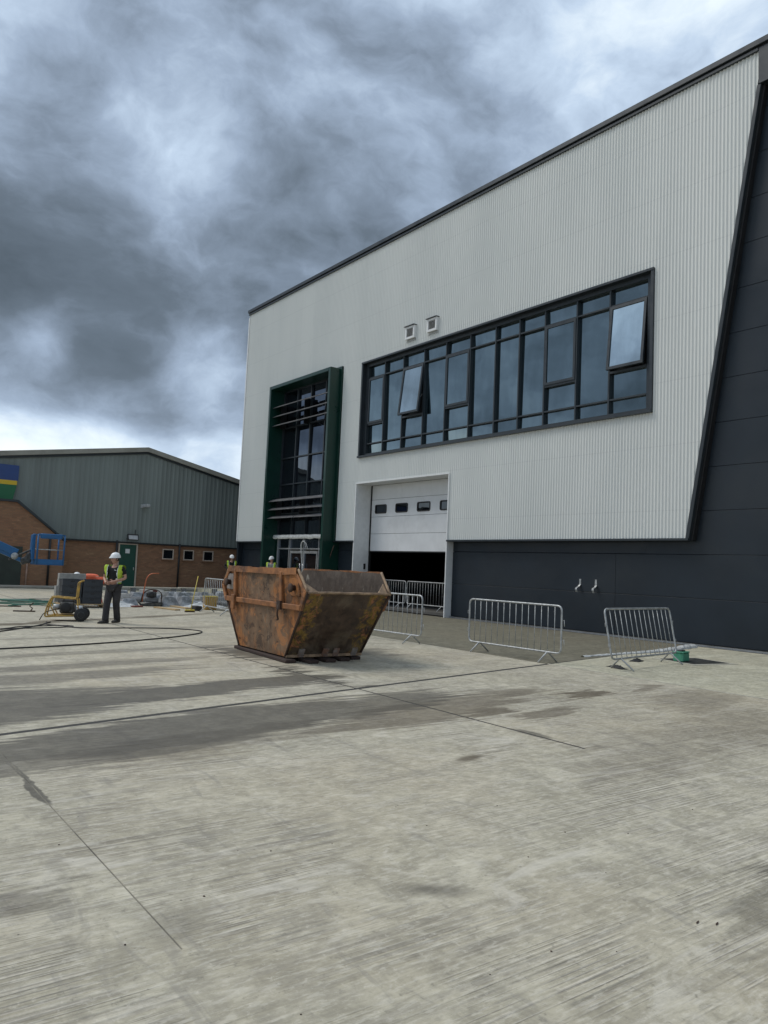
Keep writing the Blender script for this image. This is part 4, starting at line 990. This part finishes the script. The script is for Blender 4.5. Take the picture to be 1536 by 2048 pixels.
def stand(**kw):
    J = dict(pel=(0, 0, .95), che=(0, -.005, 1.27), nec=(0, .005, 1.47), hea=(0, -.02, 1.615), shL=(.185, 0, 1.405), shR=(-.185, 0, 1.405), elL=(.25, .03, 1.13), elR=(-.25, .03, 1.13),
             wrL=(.24, -.06, .89), wrR=(-.24, -.06, .89), hiL=(.095, 0, .90), hiR=(-.095, 0, .90), knL=(.10, -.02, .50), knR=(-.10, -.02, .50), anL=(.105, .02, .075), anR=(-.105, .02, .075))
    J.update(kw); return J
man = person('man in black shirt, open yellow vest and white helmet standing with hands at his waist', (-19.42, -12.38, 0), R(44),
       stand(elL=(.29, .03, 1.14), wrL=(.10, -.19, 1.06), elR=(-.28, .02, 1.12), wrR=(-.13, -.20, 1.04), hdL=(-.5, -.1, -.2), hdR=(.5, -.1, -.2), knR=(-.085, -.13, .51), anR=(-.08, -.17, .075), knL=(.075, .03, .50), anL=(.06, .17, .085), toeR=(-.5, -.8, 0), toeL=(-.2, -1, 0)),
       dict(shirt='tee', legs='trousers', vest='hivis'), head_yaw=R(-40))
MB().cbox((.085, -.150, 1.335), (.06, .004, .012), Matrix.Rotation(R(14), 3, 'Y')).build('chest_logo', M['paper'], man)
person('man in dark top, yellow vest and white helmet behind the left end of the skip', (-35.6, -1.35, .28), R(68),
       stand(elL=(.30, .06, 1.15), elR=(-.33, .08, 1.18), wrL=(.17, -.16, 1.02), wrR=(-.17, -.14, 1.02)), dict(shirt='tee', legs='trousers', vest='hivis', long=True), head_yaw=R(8), head_pitch=R(12))
person('man in grey hooded top, yellow vest and white helmet at the green entrance', (-32.9, -.52, .28), R(40),
       stand(elL=(.33, .06, 1.17), wrL=(.20, -.13, 1.0), elR=(-.27, .05, 1.15), wrR=(-.16, -.2, 1.0)), dict(shirt='hoodie', legs='trousers', vest='hivis', long=True), head_yaw=R(-30), head_pitch=R(10))
person('worker in orange clothing and white helmet bending over behind the dark plastic crates', (-26.85, -10.75, 0), R(-18),
       dict(pel=(0, .24, .90), che=(0, -.10, 1.00), nec=(0, -.33, .96), hea=(0, -.48, .94), shL=(.18, -.24, .95), shR=(-.18, -.24, .95), elL=(.24, -.34, .70), elR=(-.24, -.34, .70), wrL=(.15, -.46, .48), wrR=(-.15, -.46, .48),
            hiL=(.10, .24, .86), hiR=(-.10, .24, .86), knL=(.13, .20, .46), knR=(-.13, .20, .46), anL=(.13, .30, .075), anR=(-.13, .30, .075)),
       dict(shirt='hivis_orange', legs='hivis_orange', vest='hivis_orange', long=True), head_pitch=R(40), vest=None)

# ================================================================== GENERATOR TROLLEY
gt = thing('pressure_washer', 'mustard yellow framed engine trolley on black wheels beside the hoses', 'machine', (-20.35, -13.22, 0), R(70))
for y in (-.24, .24):
    fr = rounded([(.30, y, .14), (-.30, y, .12), (-.50, y, .10), (-.46, y, .34), (-.36, y, .60), (.22, y, .56), (.24, y, .98), (.33, y, 1.02)] if y < 0 else [(.30, y, .14), (-.30, y, .12), (-.50, y, .10), (-.46, y, .34), (-.36, y, .60), (.22, y, .56), (.24, y, .98), (.33, y, 1.02)], .07, 4)
    MB().tube(fr, .02, 8).build('frame_rail', M['mustard'], gt)
    wl = MB().lathe([(.04, -.035), (.155, -.035), (.168, -.02), (.168, .02), (.155, .035), (.04, .035)], (.36, y+(.07 if y > 0 else -.07), .168), 'Y', 24).build('wheel', M['rubber'], gt)
    MB().lathe([(.02, -.0028), (.085, -.042), (.09, -.03), (.09, .03), (.085, .042), (.02, .045)], (.36, y+(.07 if y > 0 else -.07), .168), 'Y', 16).build('rim', M['engine'], wl)
    MB().tube([(-.40, y, .42), (-.25, y, .15)], .016, 6).build('brace', M['mustard'], gt)
    MB().tube([(.24, y, .56), (.30, y, .16)], .018, 6).build('brace', M['mustard'], gt)
MB().tube([(.36, -.30, .168), (.36, .30, .168)], .016, 8).build('axle', M['engine'], gt)
MB().tube([(.33, -.24, 1.02), (.33, .24, 1.02)], .02, 8).build('handle_bar', M['mustard'], gt)
for x, z in ((-.36, .60), (-.46, .34), (.2, .56), (-.1, .575)): MB().tube([(x, -.24, z), (x, .24, z)], .016, 6).build('cross_bar', M['mustard'], gt)
MB().box(-.34, .28, -.22, .22, .13, .155).build('base_plate', M['mustard'], gt)
en = MB().cbox((.0, 0, .33), (.34, .32, .30)).build('engine', M['engine'], gt, bevel=.04)
MB().lathe([(.02, -.05), (.12, -.05), (.13, -.03), (.13, .03), (.10, .05), (.02, .05)], (-.02, -.19, .34), 'Y', 18).build('pull_starter', M['rubber'], en)
MB().cbox((.0, .02, .50), (.30, .26, .09)).build('fuel_tank', M['black'], en, bevel=.03)
MB().lathe([(.03, 0), (.09, .01), (.09, .20), (.03, .21)], (.16, .0, .30), 'X', 14).build('pump', M['alu'], en)
MB().lathe([(.02, 0), (.07, .01), (.07, .16), (.02, .17)], (-.34, .0, .34), 'X', 14).build('muffler', M['galv'], en)
MB().tube(rounded([(-.18, -.10, .30), (-.36, -.20, .26), (-.52, -.25, .20), (-.60, -.28, .02)], .08), .012, 6).build('outlet_hose', M['hose'], gt)

def hose(pts, label, r=.014):
    o = MB().tube(spline([(x, y, .014 if len(p_) < 3 else p_[2]) for p_ in pts for x, y in (p_[:2],)], 8), r, 6).build('hose', M['hose']); tag(o, label, 'hose'); return o
hose([(-19.75, -13.75), (-19.2, -14.0), (-18.7, -13.72), (-18.35, -13.66), (-18.04, -13.3), (-17.86, -11.96), (-17.5, -11.35), (-17.05, -11.08), (-16.6, -11.2), (-16.17, -11.6), (-15.56, -12.47), (-14.82, -14.04), (-14.34, -15.85), (-14.2, -17.3), (-14.9, -18.6)],
     'long black hose lying in a wide loop between the man and the skip')
hose([(-19.9, -13.8), (-19.35, -13.95), (-18.9, -14.2), (-18.35, -14.6), (-17.6, -15.2), (-17.1, -15.8), (-16.6, -17.2)], 'black hose running straight from the yellow trolley out to the left edge')
hose([(-17.9, -15.4), (-18.2, -15.0), (-18.55, -14.7), (-18.68, -14.2), (-18.8, -13.9), (-18.72, -13.6), (-18.5, -13.55), (-18.3, -13.85), (-18.22, -14.3), (-18.1, -14.9), (-17.75, -15.6), (-17.2, -16.6)], 'short black hose folded back on itself near the yellow trolley', .012)

# ================================================================== BOOM LIFT
lf = thing('boom_lift', 'blue boom lift basket hanging low in front of the brick bay', 'lift', (-29.4, -17.5, 0), 0)
def LB(): return MB((-29.4, -17.5, 0))
bx0, bx1, by0, by1, bz = -29.75, -28.95, -12.12, -11.22, 1.28
LB().box(bx0, bx1, by0, by1, bz, bz+.03).build('basket_floor', M['blue'], lf)
q = LB()
q.box(bx0, bx1, by0-.01, by0+.02, bz+.03, bz+.20).box(bx0, bx1, by1-.02, by1+.01, bz+.03, bz+.20).box(bx0-.01, bx0+.015, by0+.02, by1-.02, bz+.03, bz+.20).box(bx1-.015, bx1+.012, by0+.021, by1-.021, bz+.03, bz+.20)
q.build('toe_board', M['blue'], lf)
for x in (bx0, bx1):
    for y in (by0, by1): LB().tube([(x, y, bz), (x, y, 2.36)], .030, 8).build('basket_post', M['blue'], lf)
for z in (1.83, 2.36): LB().tube([(bx0, by0, z), (bx1, by0, z), (bx1, by1, z), (bx0, by1, z)], (.028 if z > 2 else .016), 8, closed=True).build('rail', M['blue'] if z > 2 else M['galv'], lf)
LB().box(bx1-.20, bx1+.02, by0+.10, by1-.08, 2.22, 2.40).build('control_panel', M['blue'], lf, bevel=.02)
LB().tube(rounded([(bx1, by0, 2.30), (bx1, by0-.16, 2.40), (bx1, by0-.2, 2.1), (bx1, by0-.12, 1.95)], .1), .016, 6).build('guard_hoop', M['blue'], lf)
LB().cbox((-29.35, by0-.08, 1.9), (.26, .12, .9)).build('basket_mount', M['blue'], lf, bevel=.02)
LB().cbox((-29.35, by0-.20, 1.5), (.18, .22, .36), Matrix.Rotation(R(-20), 3, 'X')).build('rotator', M['engine'], lf, bevel=.03)
def beam(name, a, b, w_, h_, mat):
    a, b = Vector(a), Vector(b); d = b-a; ang = math.atan2(d.z, -d.y)
    return LB().cbox((a+b)/2, (w_, d.length, h_), Matrix.Rotation(-ang, 3, 'X')).build(name, M[mat], lf, bevel=.015)
beam('jib_beam', (-29.4, -12.70, 1.66), (-29.4, -16.4, 3.30), .20, .27, 'blue')
beam('lower_link', (-29.4, -12.36, 1.34), (-29.4, -16.3, 2.98), .14, .13, 'blue')
beam('jib_cylinder', (-29.4, -12.20, 1.82), (-29.4, -12.95, 1.42), .07, .07, 'engine')
LB().cbox((-29.4, -12.40, 1.42), (.20, .34, .24), Matrix.Rotation(R(24), 3, 'X')).build('jib_knuckle', M['engine'], lf, bevel=.03)
LB().lathe([(.02, -.13), (.12, -.13), (.12, .13), (.02, .13)], (-29.4, -12.78, 1.56), 'X', 14).build('jib_pin', M['galv'], lf)
beam('main_boom', (-29.4, -16.3, 3.2), (-29.4, -21.2, 1.55), .26, .30, 'blue')
LB().cbox((-29.4, -16.4, 3.15), (.3, .4, .45)).build('elbow', M['blue'], lf, bevel=.04)
LB().box(-30.2, -28.6, -22.6, -20.0, .95, 1.75).build('turntable', M['blue'], lf, bevel=.1)
LB().box(-30.1, -28.7, -23.0, -19.6, .45, .90).build('chassis', M['engine'], lf, bevel=.05)
for x in (-30.35, -28.45):
    for y in (-22.4, -20.2):
        wl = LB().lathe([(.2, -.14), (.40, -.14), (.44, -.10), (.44, .10), (.40, .14), (.2, .14)], (x, y, .44), 'X', 20).build('wheel', M['rubber'], lf)
        LB().lathe([(.05, -.10), (.22, -.12), (.22, .12), (.05, .10)], (x, y, .44), 'X', 14).build('rim', M['blue'], wl)

# ================================================================== MATERIALS LYING ABOUT
# grey block stack
bsrc = None
for i in range(5):
    for j in range(2):
        b = MB().box(-.108, .108, -.215, .215, 0, .208).build('concrete_block', M['block'], bevel=.006) if bsrc is None else bsrc.copy()
        if bsrc is None: bsrc = b
        else: COL.objects.link(b)
        b.location = (-26.75+random.uniform(-.02, .02), -11.76+j*.44+(.08 if i >= 3 else 0)+random.uniform(-.008, .008), .002+i*.211); b.rotation_euler = (0, 0, R(0)+random.uniform(-.02, .02))
        tag(b, 'pale grey concrete block, %s of the stack behind the dark crates, %s end' % (('bottom course', 'second course', 'third course', 'fourth course', 'top course')[i], ('left', 'right')[j]), 'block', 'stacked concrete blocks')
# dark crates on a pallet
pal = thing('pallet', 'flat timber pallet under the dark plastic crates', 'pallet', (-25.75, -11.43, 0), R(-6))
for k, x in enumerate((-.40, -.2, 0, .2, .40)): MB().box(x-.06, x+.06, -.72, .80, .10, .122).build('deck_board', M['timber'], pal)
for y in (-.62, .0, .70): MB().box(-.44, .44, y-.05, y+.05, .02, .099).build('bearer', M['timber'], pal)
for y in (-.62, .0, .70): MB().box(-.46, .46, y-.06, y+.06, .0, .019).build('bottom_board', M['timber'], pal)
def crate():
    r = bpy.data.objects.new('plastic_crate', None); COL.objects.link(r)
    w_, d_, h_ = .60, .60, .193
    q = MB().box(-w_/2, w_/2, -d_/2, d_/2, 0, .02)
    q.box(-w_/2, -w_/2+.02, -d_/2, d_/2, .021, h_-.02).box(w_/2-.02, w_/2, -d_/2, d_/2, .021, h_-.02).box(-w_/2+.021, w_/2-.021, -d_/2, -d_/2+.02, .021, h_-.02).box(-w_/2+.021, w_/2-.021, d_/2-.02, d_/2, .021, h_-.02)
    q.build('shell', M['slate_plastic'], r)
    q = MB(); e = .012
    q.box(-w_/2-e, w_/2+e, -d_/2-e, -d_/2+.03, h_-.018, h_).box(-w_/2-e, w_/2+e, d_/2-.03, d_/2+e, h_-.018, h_).box(-w_/2-e, -w_/2+.03, -d_/2+.03, d_/2-.03, h_-.018, h_).box(w_/2-.03, w_/2+e, -d_/2+.03, d_/2-.03, h_-.018, h_)
    q.build('rim', M['slate_plastic'], r)
    for y in (-.24, -.08, .08, .24): MB().box(w_/2+.0005, w_/2+.010, y-.018, y+.018, .02, h_-.02).build('rib', M['slate_plastic'], r)
    MB().box(w_/2+.001, w_/2+.006, -.06, .06, .11, .14).build('hand_slot', M['black'], r)
    return r
c0 = None
for i in range(4):
    for j in range(2):
        o = crate() if c0 is None else copy_tree(c0)
        c0 = c0 or o
        o.location = (-25.75+j*.065+random.uniform(-.015, .015), -11.745+j*.63, .124+i*.1945); o.rotation_euler = (0, 0, R(-6)+random.uniform(-.03, .03))
        tag(o, 'dark slate plastic crate, %s in the %s stack on the pallet' % (('lowest', 'second from bottom', 'third from bottom', 'topmost')[i], ('left', 'right')[j]), 'crate', 'dark crates on the pallet')
# green plastic rods scattered left of the crates
for i in range(16):
    L = random.uniform(.9, 2.4); cx = random.uniform(-29.6, -26.0); cy = -12.55+random.uniform(-.5, .5)+(cx+27.5)*-.22; a = R(74)+random.gauss(0, .38)
    o = MB().tube([(-L/2, 0, 0), (0, .02, .0), (L/2, 0, 0)], .02, 6).build('plastic_rod', M['rod_green' if i % 6 else 'block'])
    o.location = (cx, cy, .022+.012*(i % 4)); o.rotation_euler = (0, 0, a)
    tag(o, 'thin green plastic rod in the scatter left of the dark crates' if i % 6 else 'thin pale plastic rod in the scatter left of the dark crates', 'rod', 'scattered plastic rods')
for (x, y, L, lab) in ((-27.0, -13.6, 1.6, 'long green rod lying at the left edge of the yard'), (-25.7, -13.75, 1.1, 'thin brown rod lying at the left edge of the yard')):
    o = MB().tube([(-L/2, 0, 0), (L/2, 0, 0)], .02, 6).build('plastic_rod', M['rod_green' if 'green' in lab else 'rod_brown']); o.location = (x, y, .022); o.rotation_euler = (0, 0, R(73)); tag(o, lab, 'rod')
sc = thing('steel_prop', 'small rusty bracket with upright stub lying alone on the concrete', 'bracket', (-23.5, -13.55, 0), R(75))
MB().box(-.30, .28, -.03, .03, .001, .035).build('foot', M['rust_dark'], sc)
MB().tube([(.16, 0, .03), (.20, 0, .10), (.12, 0, .16), (.22, 0, .26)], .02, 6).build('stub', M['rust_dark'], sc)
# kerb units and wrapped packs in front of the brick wall
random.seed(21)
packs = []
for r, (X, ya_, yb_, hh) in enumerate(((-26.6, -9.9, -5.2, .26), (-27.7, -9.7, -4.9, .30), (-28.9, -9.0, -4.4, .30), (-30.2, -8.8, -3.8, .34), (-31.6, -8.4, -3.4, .30))):
    y = ya_
    while y < yb_:
        L = random.choice((.45, .6, .9, .9)); h = hh*random.uniform(.6, 1.35); wd = random.uniform(.45, .75)
        if random.random() < .96: packs.append((X+random.uniform(-.15, .15), y+L/2, L, wd, h, random.choice(('block', 'block_dark', 'wrap', 'wrap'))))
        y += L+random.uniform(.03, .2)
names = {'block': ('kerb_unit', 'pale concrete kerb unit lying in the pile before the brick wall', 'kerb unit', 'concrete kerb units in the pile'),
         'block_dark': ('kerb_unit', 'dark grey concrete kerb unit lying in the pile before the brick wall', 'kerb unit', 'dark kerb units in the pile'),
         'wrap': ('wrapped_pack', 'pack of paving wrapped in silvery plastic in the pile before the brick wall', 'pack', 'plastic wrapped packs in the pile')}
for (x, y, L, wd, h, k) in packs:
    if -26.95 < x < -26.1 and -9.35 < y < -8.3: continue
    if k == 'wrap':
        q = MB(); n = 6; vs = []
        for j in range(n+1):
            for i in range(n+1):
                u, v = 2*i/n-1, 2*j/n-1; edge = max(abs(u), abs(v)); zz = h*(1 if edge < .9 else 0)+.05*mnoise.noise((x+u*1.3, y+v*1.5, 2)); k2 = 1.0 if edge < .9 else 1.05
                vs.append((u*wd/2*k2, v*L/2*k2, max(.002, zz) if edge < .9 else .002))
        q.add(vs, [(j*(n+1)+i, j*(n+1)+i+1, (j+1)*(n+1)+i+1, (j+1)*(n+1)+i) for j in range(n) for i in range(n)])
        o = q.build('wrapped_pack', M['wrap'])
    else:
        q = MB().prism([(-wd/2, -L/2, 0), (wd/2, -L/2, 0), (wd/2, -L/2, h*.62), (wd/2-.12, -L/2, h), (-wd/2, -L/2, h)], (0, L, 0)); o = q.build('kerb_unit', M[k], bevel=.01)
    nm, lab, cat, grp = names[k]
    o.location = (x, y, .002); o.rotation_euler = (0, 0, random.uniform(-.12, .12)); tag(o, lab, cat, grp)
for (a, b, z, lab, mt) in (((-32.6, -9.4), (-32.3, -5.4), .40, 'long pale board lying across the pile nearest the green door', 'pale_timber'), ((-32.9, -5.2), (-32.4, -1.9), .40, 'long pale board lying across the far right of the pile', 'pale_timber'),
                           ((-26.3, -8.15), (-24.9, -8.05), .0, 'short sawn timber lying in front of the pile', 'timber'), ((-25.4, -9.0), (-24.1, -8.75), .0, 'yellow sawn timber lying beside the broom', 'timber')):
    A, B = Vector((*a, z)), Vector((*b, z)); d = B-A
    t_ = thing('timber_board', lab, 'board', (A.x, A.y, 0), math.atan2(d.y, d.x))
    MB().box(0, d.length, -.10, .10, z+.003, z+.045).build('plank', M[mt], t_, bevel=.004)
    if z:
        for x in (.25, d.length/2, d.length-.25): MB().box(x-.1, x+.1, -.09, .09, .002, z+.002).build('support_block', M['block_dark'], t_)
def crumple(name, label, cat, loc, sx, sy_, h, mat, rz=0, n=18, seed=0, base=0.0):
    q = MB(); vs = []
    for j in range(n+1):
        for i in range(n+1):
            u, v = 2*i/n-1, 2*j/n-1; r = math.sqrt(u*u+v*v)
            e = 1+.25*mnoise.noise((u*2+seed, v*2, seed)); z = max(0, h*(1-min(1, r/e)**2))*(.55+.9*abs(mnoise.noise((u*3.1+seed, v*3.3, seed*2))))
            vs.append((u*sx*e, v*sy_*e, base+.006+z))
    q.add(vs, [(j*(n+1)+i, j*(n+1)+i+1, (j+1)*(n+1)+i+1, (j+1)*(n+1)+i) for j in range(n) for i in range(n)]); o = q.build(name, M[mat]); o.location = loc; o.rotation_euler = (0, 0, rz); return tag(o, label, cat)
crumple('plastic_sheet', 'crumpled white plastic sheet on the concrete right of the standing man', 'sheet', (-26.2, -10.0, 0), .5, .7, .14, 'film', seed=3)
crumple('plastic_sheet', 'crumpled pale plastic sheet behind the broom and barrier', 'sheet', (-26.0, -7.0, 0), .4, .8, .16, 'film', seed=8)
o = MB().box(-.12, .12, -.18, .18, 0, .05).build('red_brick', simple('red_paver', (.16, .05, .035), .85), bevel=.008); o.location = (-25.75, -9.55, .001); o.rotation_euler = (0, 0, .3); tag(o, 'small red paver lying left of the orange handled compactor', 'paver')
# plate compactor
pc = thing('plate_compactor', 'dusty plate compactor with tall orange tube handle', 'machine', (-26.45, -8.80, 0), R(72))
MB().prism([(-.36, -.24, .02), (.30, -.24, .02), (.40, -.24, .12), (.36, -.24, .15), (-.32, -.24, .07), (-.44, -.24, .16), (-.46, -.24, .13)], (0, .48, 0)).build('base_plate', M['engine'], pc)
MB().cbox((.02, 0, .22), (.46, .34, .18)).build('exciter', M['block_dark'], pc, bevel=.04)
en = MB().cbox((.0, 0, .40), (.34, .30, .22)).build('engine', M['engine'], pc, bevel=.05)
MB().lathe([(.02, -.04), (.10, -.04), (.10, .04), (.02, .04)], (.0, -.18, .40), 'Y', 16).build('pull_starter', M['rubber'], en)
MB().cbox((.12, 0, .53), (.16, .2, .08)).build('tank', simple('dull_red', (.13, .035, .028), .6), en, bevel=.02)
for y in (-.17, .17):
    MB().tube(rounded([(.34, y, .10), (.36, y, .44), (.22, y, .56), (-.1, y, .58), (-.30, y, .42), (-.34, y, .12)], .1), .016, 6).build('guard_bar', M['rust_dark'], pc)
    MB().tube(rounded([(-.30, y, .15), (-.27, y, .50), (-.20, y, .98), (-.08, y, 1.14), (.20, y, 1.16)], .12), .015, 6).build('handle_tube', M['orange'], pc)
for x, z in ((.20, 1.16), (-.215, .88), (-.25, .62)): MB().tube([(x, -.17, z), (x, .17, z)], .014, 6).build('handle_bar', M['orange'], pc)
# broom
br_ = thing('broom', 'yellow broom leaning against the barrier left of the skip', 'broom', (-23.35, -8.62, 0), R(85))
MB().tube([(0, 0, .07), (.15, .18, .60), (.30, .36, 1.16)], .014, 8).build('handle', M['yellow'], br_)
MB().cbox((-.03, 0, .065), (.30, .09, .05)).build('head', M['yellow'], br_, bevel=.01)
MB().prism([(-.18, -.045, .04), (.12, -.045, .04), (.13, -.06, .0), (-.19, -.06, .0)], (0, .10, 0)).build('bristles', M['rust_dark'], br_)
# yellow ribbed box behind that barrier
yb_ = thing('plastic_tub', 'upright dull yellow ribbed tub behind the barrier left of the skip', 'tub', (-24.55, -7.42, 0), R(78))
q = MB().prism([(-.20, -.18, .0), (.20, -.18, .0), (.22, -.20, .44), (-.22, -.20, .44)], (0, .38, 0)); q.build('shell', M['mustard'], yb_, bevel=.02)
for x in (-.14, -.07, 0, .07, .14): MB().box(x-.012, x+.012, -.212, -.196, .04, .42).build('rib', M['mustard'], yb_)
MB().box(-.225, .225, -.205, .20, .442, .47).build('lid_rim', M['yellow'], yb_)
o = MB().box(-.2, .2, -.12, .12, 0, .16).build('rubber_foot', M['rubber'], bevel=.02); o.location = (-24.1, -8.1, .001); tag(o, 'small dark block lying between the broom and yellow tub', 'block')

# items by the leaning barrier
gb = thing('green_box', 'small green plastic box on the drain cover behind the leaning barrier', 'box', (-8.93, -3.92, .019), R(100))
gb.scale = (.85, .85, .85)
MB().prism([(-.20, -.13, .0), (.20, -.13, .0), (.19, -.125, .20), (-.19, -.125, .20)], (0, .25, 0)).build('shell', M['box_green'], gb, bevel=.015)
MB().box(-.205, .205, -.14, .135, .201, .232).build('lid', M['box_green'], gb, bevel=.01)
MB().box(-.10, .12, -.06, .06, .233, .26).build('dark_cap', M['black'], gb, bevel=.01)
mh = thing('drain_cover', 'dark metal drain cover in a pale concrete surround near the dark wall', 'drain cover', (-8.85, -3.55, 0), R(-11))
MB().box(-.56, .56, -.64, .64, .001, .008).build('surround', M['pale_joint'], mh)
MB().box(-.44, .44, -.52, .52, .009, .014).build('cover', M['engine'], mh)
for i in range(7): MB().box(-.40, .40, -.46+i*.145, -.42+i*.145, .0145, .018).build('rib', M['engine'], mh)
for (x, y, rz, lab) in ((-9.33, -4.88, .3, 'crumpled black glove lying under the leaning barrier'), (-8.75, -6.35, 1.2, 'dark rag lying beside the foot of the leaning barrier')):
    crumple('rag', lab, 'rag', (x, y, 0), .10, .22, .06, 'rubber', rz, 10, x)
# torn strip of white foam along the apron edge
q = MB(); N = 60; pts = spline([(-10.22, -5.5, 0), (-10.32, -4.2, 0), (-10.36, -2.9, 0), (-10.55, -1.6, 0), (-10.85, -.25, 0)], 15); vs = []
for i, p_ in enumerate(pts):
    t_ = i/len(pts); w_ = .05+.10*t_+.06*mnoise.noise((i*.35, 1, 0)); h_ = .025+.07*max(0, t_-.25)*(1+1.2*mnoise.noise((i*.5, 4, 0)))
    for k in range(6):
        a = math.pi*k/5; vs.append((p_.x+w_*math.cos(a), p_.y+.03*mnoise.noise((i, k, 2)), .004+max(.0, h_*math.sin(a)*(1+.5*mnoise.noise((i*.7, k*.9, 3))))))
q.add(vs, [(i*6+k, i*6+k+1, (i+1)*6+k+1, (i+1)*6+k) for i in range(len(pts)-1) for k in range(5)], False)
tag(q.build('foam_strip', M['film']), 'torn strip of crumpled white foam along the right edge of the dark apron', 'strip')
# stone chips and scraps on the concrete
random.seed(5)
chips = [(-4.63, -17.31), (-4.04, -16.48), (-3.94, -16.32), (-3.86, -15.95), (-3.89, -14.52), (-3.82, -15.24), (-5.77, -9.7), (-3.58, -16.89), (-2.71, -14.86), (-3.27, -14.53), (-3.04, -14.18), (-3.1, -15.07), (-2.28, -15.83), (-2.12, -15.58), (-2.29, -16.2), (-2.47, -17.0), (-3.31, -17.37), (-3.11, -13.3)]
for i, (x, y) in enumerate(chips):
    q = MB(); s = random.uniform(.0022, .0045)*(1.8 if y > -12 else 1); n = 6; vs = []
    for j in range(4):
        for k in range(n):
            a = 2*math.pi*k/n; r = s*(1, 1.1, .8, .35)[j]*random.uniform(.75, 1.25); vs.append((r*math.cos(a)*1.4, r*math.sin(a), (0, .35, .8, 1.1)[j]*s))
    q.add(vs, [(j*n+k, j*n+(k+1) % n, (j+1)*n+(k+1) % n, (j+1)*n+k) for j in range(3) for k in range(n)]+[tuple(3*n+k for k in range(n))])
    o = q.build('stone_chip', M['rust_dark']); o.location = (x, y, .0005); o.rotation_euler = (0, 0, random.uniform(0, 6)); tag(o, 'tiny dark stone chip lying on the bare concrete', 'stone', 'stone chips on the concrete')
for x, y, lab in ((-2.08, -14.99, 'small dark leaf scrap on the concrete, the left of two'), (-2.02, -14.98+.06, 'small dark leaf scrap on the concrete, the right of two')):
    q = MB().add([(-.024, 0, .002), (-.01, .005, .004), (.014, .004, .002), (.024, -.002, .004), (.0, -.005, .002)], [(0, 1, 2, 3, 4)]); o = q.build('leaf_scrap', M['rust_dark']); o.location = (x, y, .001); o.rotation_euler = (0, 0, 1.9); tag(o, lab, 'leaf')
